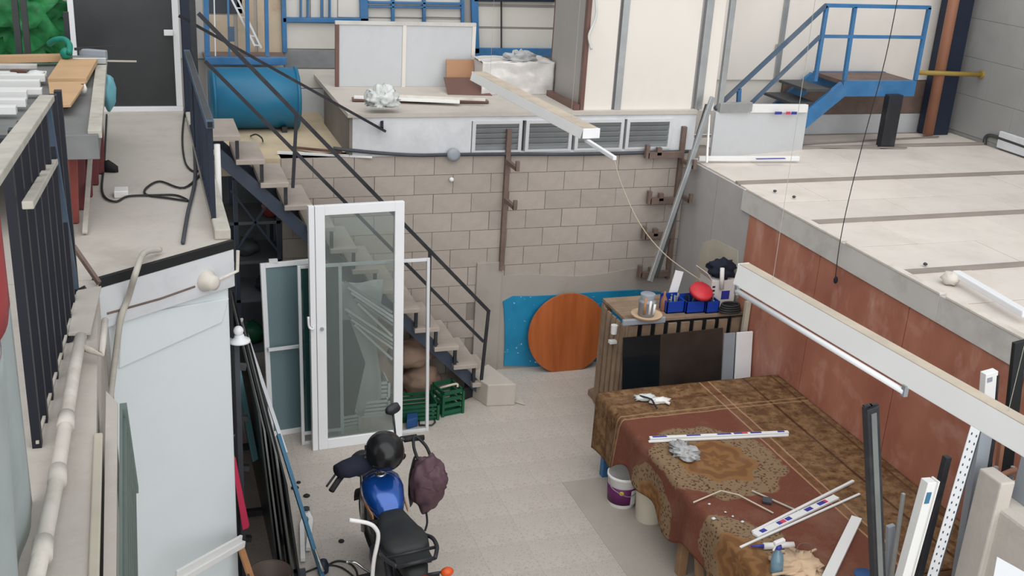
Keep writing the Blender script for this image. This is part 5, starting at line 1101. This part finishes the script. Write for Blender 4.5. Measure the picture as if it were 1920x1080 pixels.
solo('grey_steel_post', MB().box((Y(1903, 900, 4.22).x, 4.1, 1.86), (Y(1903, 900, 4.22).x+.14, 4.22, Y(1910, 810, 4.2).z)), 'bucket_grey', 'short grey steel post standing on the concrete pier', 'post', bevel=.004)
solo('white_corner_plate', MB().prism([Z(1860, 1095, 1.95), Z(1868, 1050, 1.95), Z(1930, 1085, 1.95), Z(1930, 1120, 1.95)], (0, 0, .02)), 'white_gloss', 'white plate corner lying on the concrete pier', 'plate')
# ================================================================ motorcycle (local: +y forward, origin on the ground)
MO = V((1.575, 6.50, 0)); LEAN = math.radians(-5); MYAW = math.radians(1.5)
MM = Matrix.Translation(MO) @ Matrix.Rotation(MYAW, 4, 'Z') @ Matrix.Rotation(LEAN, 4, 'Y') @ Matrix.Diagonal((1.06, .90, 1.0, 1))
WSTEER = Matrix.Translation(V((0, .40, .98))) @ Matrix.Rotation(math.radians(6), 4, V((0, -.42, 1)).normalized()) @ Matrix.Translation(V((0, -.40, -.98)))
STEER = Matrix.Translation(V((0, .40, .98))) @ Matrix.Rotation(math.radians(24), 4, V((0, -.42, 1)).normalized()) @ Matrix.Translation(V((0, -.40, -.98)))
mc = thing('motorcycle', 'blue and black motorcycle parked on the terrazzo floor', 'motorcycle', MO)
def mp(name, mb, m, smooth=True, steer=False, root=None, bevel=0, label=None):
    T = MM @ (WSTEER if steer == 'w' else STEER) if steer else MM
    mb.v = [T @ p for p in mb.v]
    return part(root or mc, name, mb, m, bevel=bevel, smooth=smooth, label=label)
def wheel(name, c, R_, wdt, steer):
    c = V(c); q = MB()
    n, mth = 40, 12; b = 0
    for i in range(n):
        t = 2*math.pi*i/n
        for j in range(mth):
            s_ = 2*math.pi*j/mth; rr = R_-.045+.045*math.cos(s_); q.v.append(c+V((wdt*.5*math.sin(s_), rr*math.cos(t), rr*math.sin(t))))
    for i in range(n):
        for j in range(mth): q.f.append((i*mth+j, i*mth+(j+1) % mth, ((i+1) % n)*mth+(j+1) % mth, ((i+1) % n)*mth+j))
    w_ = mp(name, q, 'rubber', True, steer)
    q = MB().lathe([(R_-.085, -.03), (R_-.075, -.03), (R_-.08, 0), (R_-.075, .03), (R_-.085, .03), (R_-.09, 0)], c, (1, 0, 0), 36); mp('rim', q, 'galv_dark', True, steer, w_)
    q = MB().lathe([(.05, -.05), (.06, -.04), (.06, .04), (.05, .05)], c, (1, 0, 0), 18); mp('hub', q, 'engine', True, steer, w_)
    for i in range(6):
        t = 2*math.pi*i/6; q = MB().bar(c+V((0, .05*math.cos(t), .05*math.sin(t))), c+V((0, (R_-.08)*math.cos(t), (R_-.08)*math.sin(t))), .03, .02, (1, 0, 0)); mp('spoke', q, 'galv_dark', False, steer, w_)
    q = MB().lathe([(.11, .07), (.11, .075)], c, (1, 0, 0), 24); mp('brake_disc', q, 'zinc', False, steer, w_)
wheel('front_wheel', (0, .66, .30), .30, .10, 'w'); wheel('rear_wheel', (0, -.60, .30), .30, .12, False)
for s_ in (-1, 1):
    mp('fork_tube', MB().tube([V((s_*.09, .66, .30)), V((s_*.09, .44, .95))], [.024, .019], 10), 'chrome', True, 'w')
    mp('swingarm', MB().tube([V((s_*.10, -.60, .30)), V((s_*.09, -.05, .34))], .022, 8), 'black_steel'); mp('rear_shock', MB().tube([V((s_*.11, -.56, .34)), V((s_*.11, -.42, .68))], .026, 8), 'black_steel')
mp('front_fender', MB().sheet(lambda u, v: V(((v-.5)*.13, .66+.325*math.cos(.3+u*2.1), .30+.325*math.sin(.3+u*2.1))), 14, 4, .006), 'black_tread', True, 'w')
mp('rear_fender', MB().sheet(lambda u, v: V(((v-.5)*.15, -.60+.34*math.cos(1.2+u*1.9), .30+.36*math.sin(1.2+u*1.9))), 14, 4, .006), 'black_tread')
mp('engine_block', MB().loft([((0, .22, .36), (.10, 0, 0), (0, 0, .10)), ((0, .10, .40), (.15, 0, 0), (0, 0, .16)), ((0, -.08, .36), (.15, 0, 0), (0, 0, .14)), ((0, -.16, .34), (.08, 0, 0), (0, 0, .08))], 16), 'engine')
for i in range(5): mp('cylinder_fin', MB().box((-.09, .06, .50+i*.03), (.09, .22, .512+i*.03)), 'engine', False)
mp('frame', MB().tube([V((0, .38, .9)), V((0, .28, .5)), V((0, .2, .26)), V((0, -.1, .25)), V((0, -.3, .6)), V((0, -.75, .74))], .022, 8).tube([V((0, .38, .88)), V((0, 0, .78)), V((0, -.3, .68)), V((0, -.75, .72))], .025, 8), 'black_steel')
mp('exhaust', MB().tube(curve([V((.08, .25, .42)), V((.13, .25, .25)), V((.15, 0, .24)), V((.17, -.35, .28)), V((.18, -.75, .36))], 5), [.02]*5+[.022]*6+[.03]*3+[.045]*7, 10), 'galv_dark')
# tank
def sec(y_, z_, w_, h_): return ((0, y_, z_), (w_, 0, 0), (0, 0, h_))
mp('fuel_tank', MB().loft([sec(-.06, .80, .055, .04), sec(-.03, .815, .085, .07), sec(.06, .84, .115, .10), sec(.17, .86, .138, .118), sec(.27, .87, .14, .115), sec(.34, .87, .12, .10), sec(.38, .86, .07, .06)], 28, 2.8), 'tank_blue', label='glossy blue fuel tank')
mp('tank_cap', MB().lathe([(.035, 0), (.04, .008), (.03, .018)], (0, .25, .975), (0, 0, 1), 18), 'chrome')
for s_ in (-1, 1): mp('side_stripe', MB().bar(V((s_*.118, -.02, .80)), V((s_*.137, .26, .81)), .008, .03), 'wood_light', False)
for s_ in (-1, 1): mp('side_panel', MB().loft([((s_*.10, .02, .66), (.02, 0, 0), (0, 0, .06)), ((s_*.12, -.12, .64), (.02, 0, 0), (0, 0, .10)), ((s_*.11, -.32, .68), (.015, 0, 0), (0, 0, .05))], 12), 'black_tread')
# seat
mp('seat', MB().loft([sec(-.0, .80, .05, .025), sec(-.06, .81, .085, .045), sec(-.16, .795, .11, .05), sec(-.27, .79, .135, .05), sec(-.36, .81, .145, .06), sec(-.48, .825, .15, .06), sec(-.58, .83, .135, .05), sec(-.63, .825, .09, .03)], 24, 3.2), 'seat_leather', label='black leather seat')
# rack and tail
gq = MB()
for s_ in (-1, 1): gq.tube(curve([V((s_*.155, -.36, .78)), V((s_*.175, -.5, .83)), V((s_*.165, -.66, .86)), V((s_*.12, -.80, .87))], 4), .014, 8)
gq.tube([V((-.12, -.80, .87)), V((.12, -.80, .87))], .014, 8).tube([V((-.16, -.66, .86)), V((.16, -.66, .86))], .012, 8)
mp('grab_rail', gq, 'chrome' if False else 'black_steel'); mp('rack_plate', MB().box((-.11, -.79, .845), (.11, -.67, .86)), 'black_tread', False)
mp('tail_cowl', MB().loft([sec(-.58, .78, .10, .05), sec(-.72, .78, .09, .05), sec(-.84, .77, .06, .03)], 14), 'black_tread'); mp('tail_light', MB().loft([sec(-.80, .765, .07, .03), sec(-.87, .755, .06, .025)], 14), 'red_lens', label='red tail light')
for s_ in (-1, 1):
    mp('turn_signal', MB().blob((s_*.19, -.80, .74), (.042, .036, .032), 0), 'orange_lens', label='orange turn signal'); mp('signal_stalk', MB().tube([V((s_*.06, -.79, .75)), V((s_*.19, -.79, .74))], .009, 6), 'black_steel')
    mp('passenger_peg', MB().tube([V((s_*.11, -.32, .42)), V((s_*.24, -.34, .42))], .014, 8), 'rubber'); mp('foot_peg', MB().tube([V((s_*.11, 0, .32)), V((s_*.26, 0, .32))], .016, 8), 'rubber')
mp('gear_pedal', MB().tube(curve([V((-.15, .02, .30)), V((-.19, .10, .31)), V((-.24, .17, .34)), V((-.30, .17, .36))], 4), .01, 6), 'chrome'); mp('brake_pedal', MB().tube([V((.15, .02, .30)), V((.2, .16, .33)), V((.25, .18, .34))], .01, 6), 'black_steel')
mp('side_stand', MB().tube([V((-.1, .0, .3)), V((-.27, .08, .03))], .014, 8), 'black_steel')
# handlebar group
hb_ = mp('handlebar', MB().tube(curve([V((-.36, .37, 1.02)), V((-.22, .41, 1.06)), V((-.08, .42, 1.02)), V((.08, .42, 1.02)), V((.22, .41, 1.06)), V((.36, .37, 1.02))], 5), .013, 8), 'black_steel', True, True)
for s_ in (-1, 1):
    mp('grip', MB().tube([V((s_*.26, .40, 1.052)), V((s_*.30, .39, 1.04)), V((s_*.39, .355, 1.012))], .021, 12), 'rubber', True, True, hb_)
    mp('lever', MB().tube([V((s_*.2, .47, 1.05)), V((s_*.28, .47, 1.04)), V((s_*.38, .43, 1.015))], .008, 6), 'black_steel', True, True, hb_); mp('switch_block', MB().blob((s_*.215, .42, 1.055), (.035, .03, .03), 0), 'black_tread', True, True, hb_)
mp('mirror', MB().loft([((.30, .50, 1.26), (.05, 0, 0), (0, 0, .03)), ((.30, .53, 1.265), (.06, 0, 0), (0, 0, .04)), ((.30, .555, 1.26), (.035, 0, 0), (0, 0, .02))], 14), 'black_steel', True, True, hb_); mp('mirror_stem', MB().tube([V((.21, .43, 1.06)), V((.26, .48, 1.18)), V((.30, .53, 1.25))], .008, 6), 'black_steel', True, True, hb_)
mp('speedometer', MB().lathe([(.05, 0), (.055, .02), (.05, .05), (.01, .052)], (-.055, .47, 1.03), (0, -.5, 1), 18), 'black_steel', True, True); mp('tachometer', MB().lathe([(.045, 0), (.05, .02), (.045, .05), (.01, .052)], (.06, .47, 1.03), (0, -.5, 1), 18), 'black_steel', True, True)
mp('fork_crown', MB().box((-.12, .37, .955), (.12, .46, .985)), 'zinc', False, True); mp('ignition', MB().lathe([(.018, 0), (.018, .03)], (0, .38, .985), (0, 0, 1), 12), 'chrome', True, True)
mp('headlight', MB().lathe([(.05, -.08), (.09, -.03), (.105, .05), (.10, .07), (.02, .08)], (0, .56, .92), (0, 1, 0), 22), 'black_steel', True, True)
mp('cables', MB().tube(curve([V((-.2, .45, 1.05)), V((-.15, .56, 1.05)), V((-.04, .55, .9)), V((-.03, .4, .75))], 5), .006, 6).tube(curve([V((.2, .45, 1.05)), V((.12, .58, 1.03)), V((.03, .52, .85)), V((.04, .35, .7))], 5), .006, 6), 'cable', True, True)
# helmet sitting on the instruments
hc = Z(722, 846, 1.17)
hm = thing('motorcycle_helmet', 'glossy black full face helmet resting on the motorcycle handlebar', 'helmet', hc-V((0, 0, .12)))
part(hm, 'shell', MB().blob(hc, (.138, .155, .14), .02, 1.5, 1, 32, 20, hc.z-.11), 'helmet_black', smooth=True)
fd = V((.15, .9, .28)).normalized()
def visor(u, v):
    th = math.radians(-62+124*u); el = math.radians(5+48*v); d0 = V((math.sin(th)*math.cos(el), math.cos(th)*math.cos(el), math.sin(el))); return hc+V((d0.x*.138, d0.y*.155, d0.z*.142))
part(hm, 'visor', MB().sheet(visor, 18, 8, .004), 'visor', smooth=True, label='clear smoky visor'); part(hm, 'chin_bar', MB().tube([hc+V((.135*math.sin(math.radians(a)), .15*math.cos(math.radians(a)), -.075)) for a in range(-80, 81, 16)], .03, 10), 'helmet_black', smooth=True)
for s_ in (-1, 1): part(hm, 'visor_hinge', MB().lathe([(.022, 0), (.02, .012)], hc+V((s_*.124, .04, .02)), (s_, 0, 0), 14), 'black_steel', smooth=True)
# navy glove-like mitt on the left grip
gA, gB = Z(692, 878, 1.06), Z(636, 884, 1.04)
solo('navy_jacket', MB().loft([(Z(700, 862, 1.07), (.05, -.03, 0), (0, 0, .05)), (Z(672, 872, 1.06), (.04, -.07, 0), (0, 0, .06)), (Z(648, 880, 1.05), (.025, -.07, 0), (0, 0, .055)), (Z(632, 884, 1.04), (.02, -.05, 0), (0, 0, .04))], 16), 'navy_cloth', 'dark navy cloth cover over the left handlebar grip', 'cover', smooth=True)
# purple bag hanging from the right grip
bgc = Z(802, 905, .82)
bgq = thing('backpack', 'crumpled dark purple bag hanging from the right handlebar grip', 'bag', bgc-V((0, 0, .22)))
part(bgq, 'body', MB().blob(bgc, (.135, .11, .225), .22, 2.4, 17, 40, 28), 'purple_cloth', smooth=True); part(bgq, 'flap', MB().blob(bgc+V((.03, -.05, .05)), (.10, .075, .12), .35, 2.8, 23, 28, 20), 'purple_cloth', smooth=True)
part(bgq, 'back_panel', MB().loft([(bgc+V((-.11, .03, -.18)), (.02, .03, 0), (0, 0, .02)), (bgc+V((-.125, .03, 0)), (.03, .06, 0), (0, 0, .12)), (bgc+V((-.10, .03, .20)), (.02, .03, 0), (0, 0, .02))], 14), 'black_tread', smooth=True)
gp_ = MM @ STEER @ V((.335, .378, 1.05)); part(bgq, 'strap', MB().tube(curve([bgc+V((-.07, .03, .18)), (bgc+V((-.07, .03, .2))+gp_)/2+V((-.02, 0, 0)), gp_, (bgc+V((.03, .03, .2))+gp_)/2+V((.02, 0, 0)), bgc+V((.03, .03, .18))], 5), .012, 8), 'black_tread', smooth=True); part(bgq, 'loose_strap', MB().tube(curve([bgc+V((-.02, -.05, -.2)), bgc+V((-.01, -.06, -.3)), bgc+V((-.03, -.08, -.36))], 5), .008, 6), 'black_tread', smooth=True)
# white bent tube beside the bike
wtp = [Y(655, 975, 6.0), Y(690, 981, 6.0), Y(705, 992, 6.0), Y(709, 1010, 6.0), Y(700, 1060, 6.0)]
q = V(wtp[-1]); wtp += [V((q.x-.01, q.y, .4)), V((q.x-.02, q.y, .005))]
solo('bent_tube_handle', MB().tube(curve(wtp, 5), .014, 10), 'white_plastic', 'white bent steel tube handle standing beside the motorcycle seat', 'tube', smooth=True)
solo('floor_cable', MB().tube(curve([Z(px, py, .01) for px, py in ((600, 1078), (612, 1062), (632, 1052), (655, 1056), (668, 1070), (672, 1095))], 6), .008, 6), 'cable', 'black cable looped on the floor beside the motorcycle', 'cable', smooth=True)
solo('floor_cable', MB().tube(curve([Z(px, py, .01) for px, py in ((545, 1085), (580, 1070), (610, 1060), (640, 1064), (668, 1085))], 6), .007, 6), 'cable', 'thinner black cable crossing the looped floor cable', 'cable', smooth=True)
vr = thing('floor_vice', 'dark blue capped tool lying at the foot of the blue tube', 'tool', Z(605, 1070, 0)); part(vr, 'body', MB().lathe([(.04, 0), (.045, .06), (.03, .1)], Z(606, 1072, 0), (0, 0, 1), 14), 'navy_steel', smooth=True); part(vr, 'stem', MB().tube([Z(606, 1072, .08), Z(590, 1030, .2)], .012, 8), 'zinc', smooth=True)
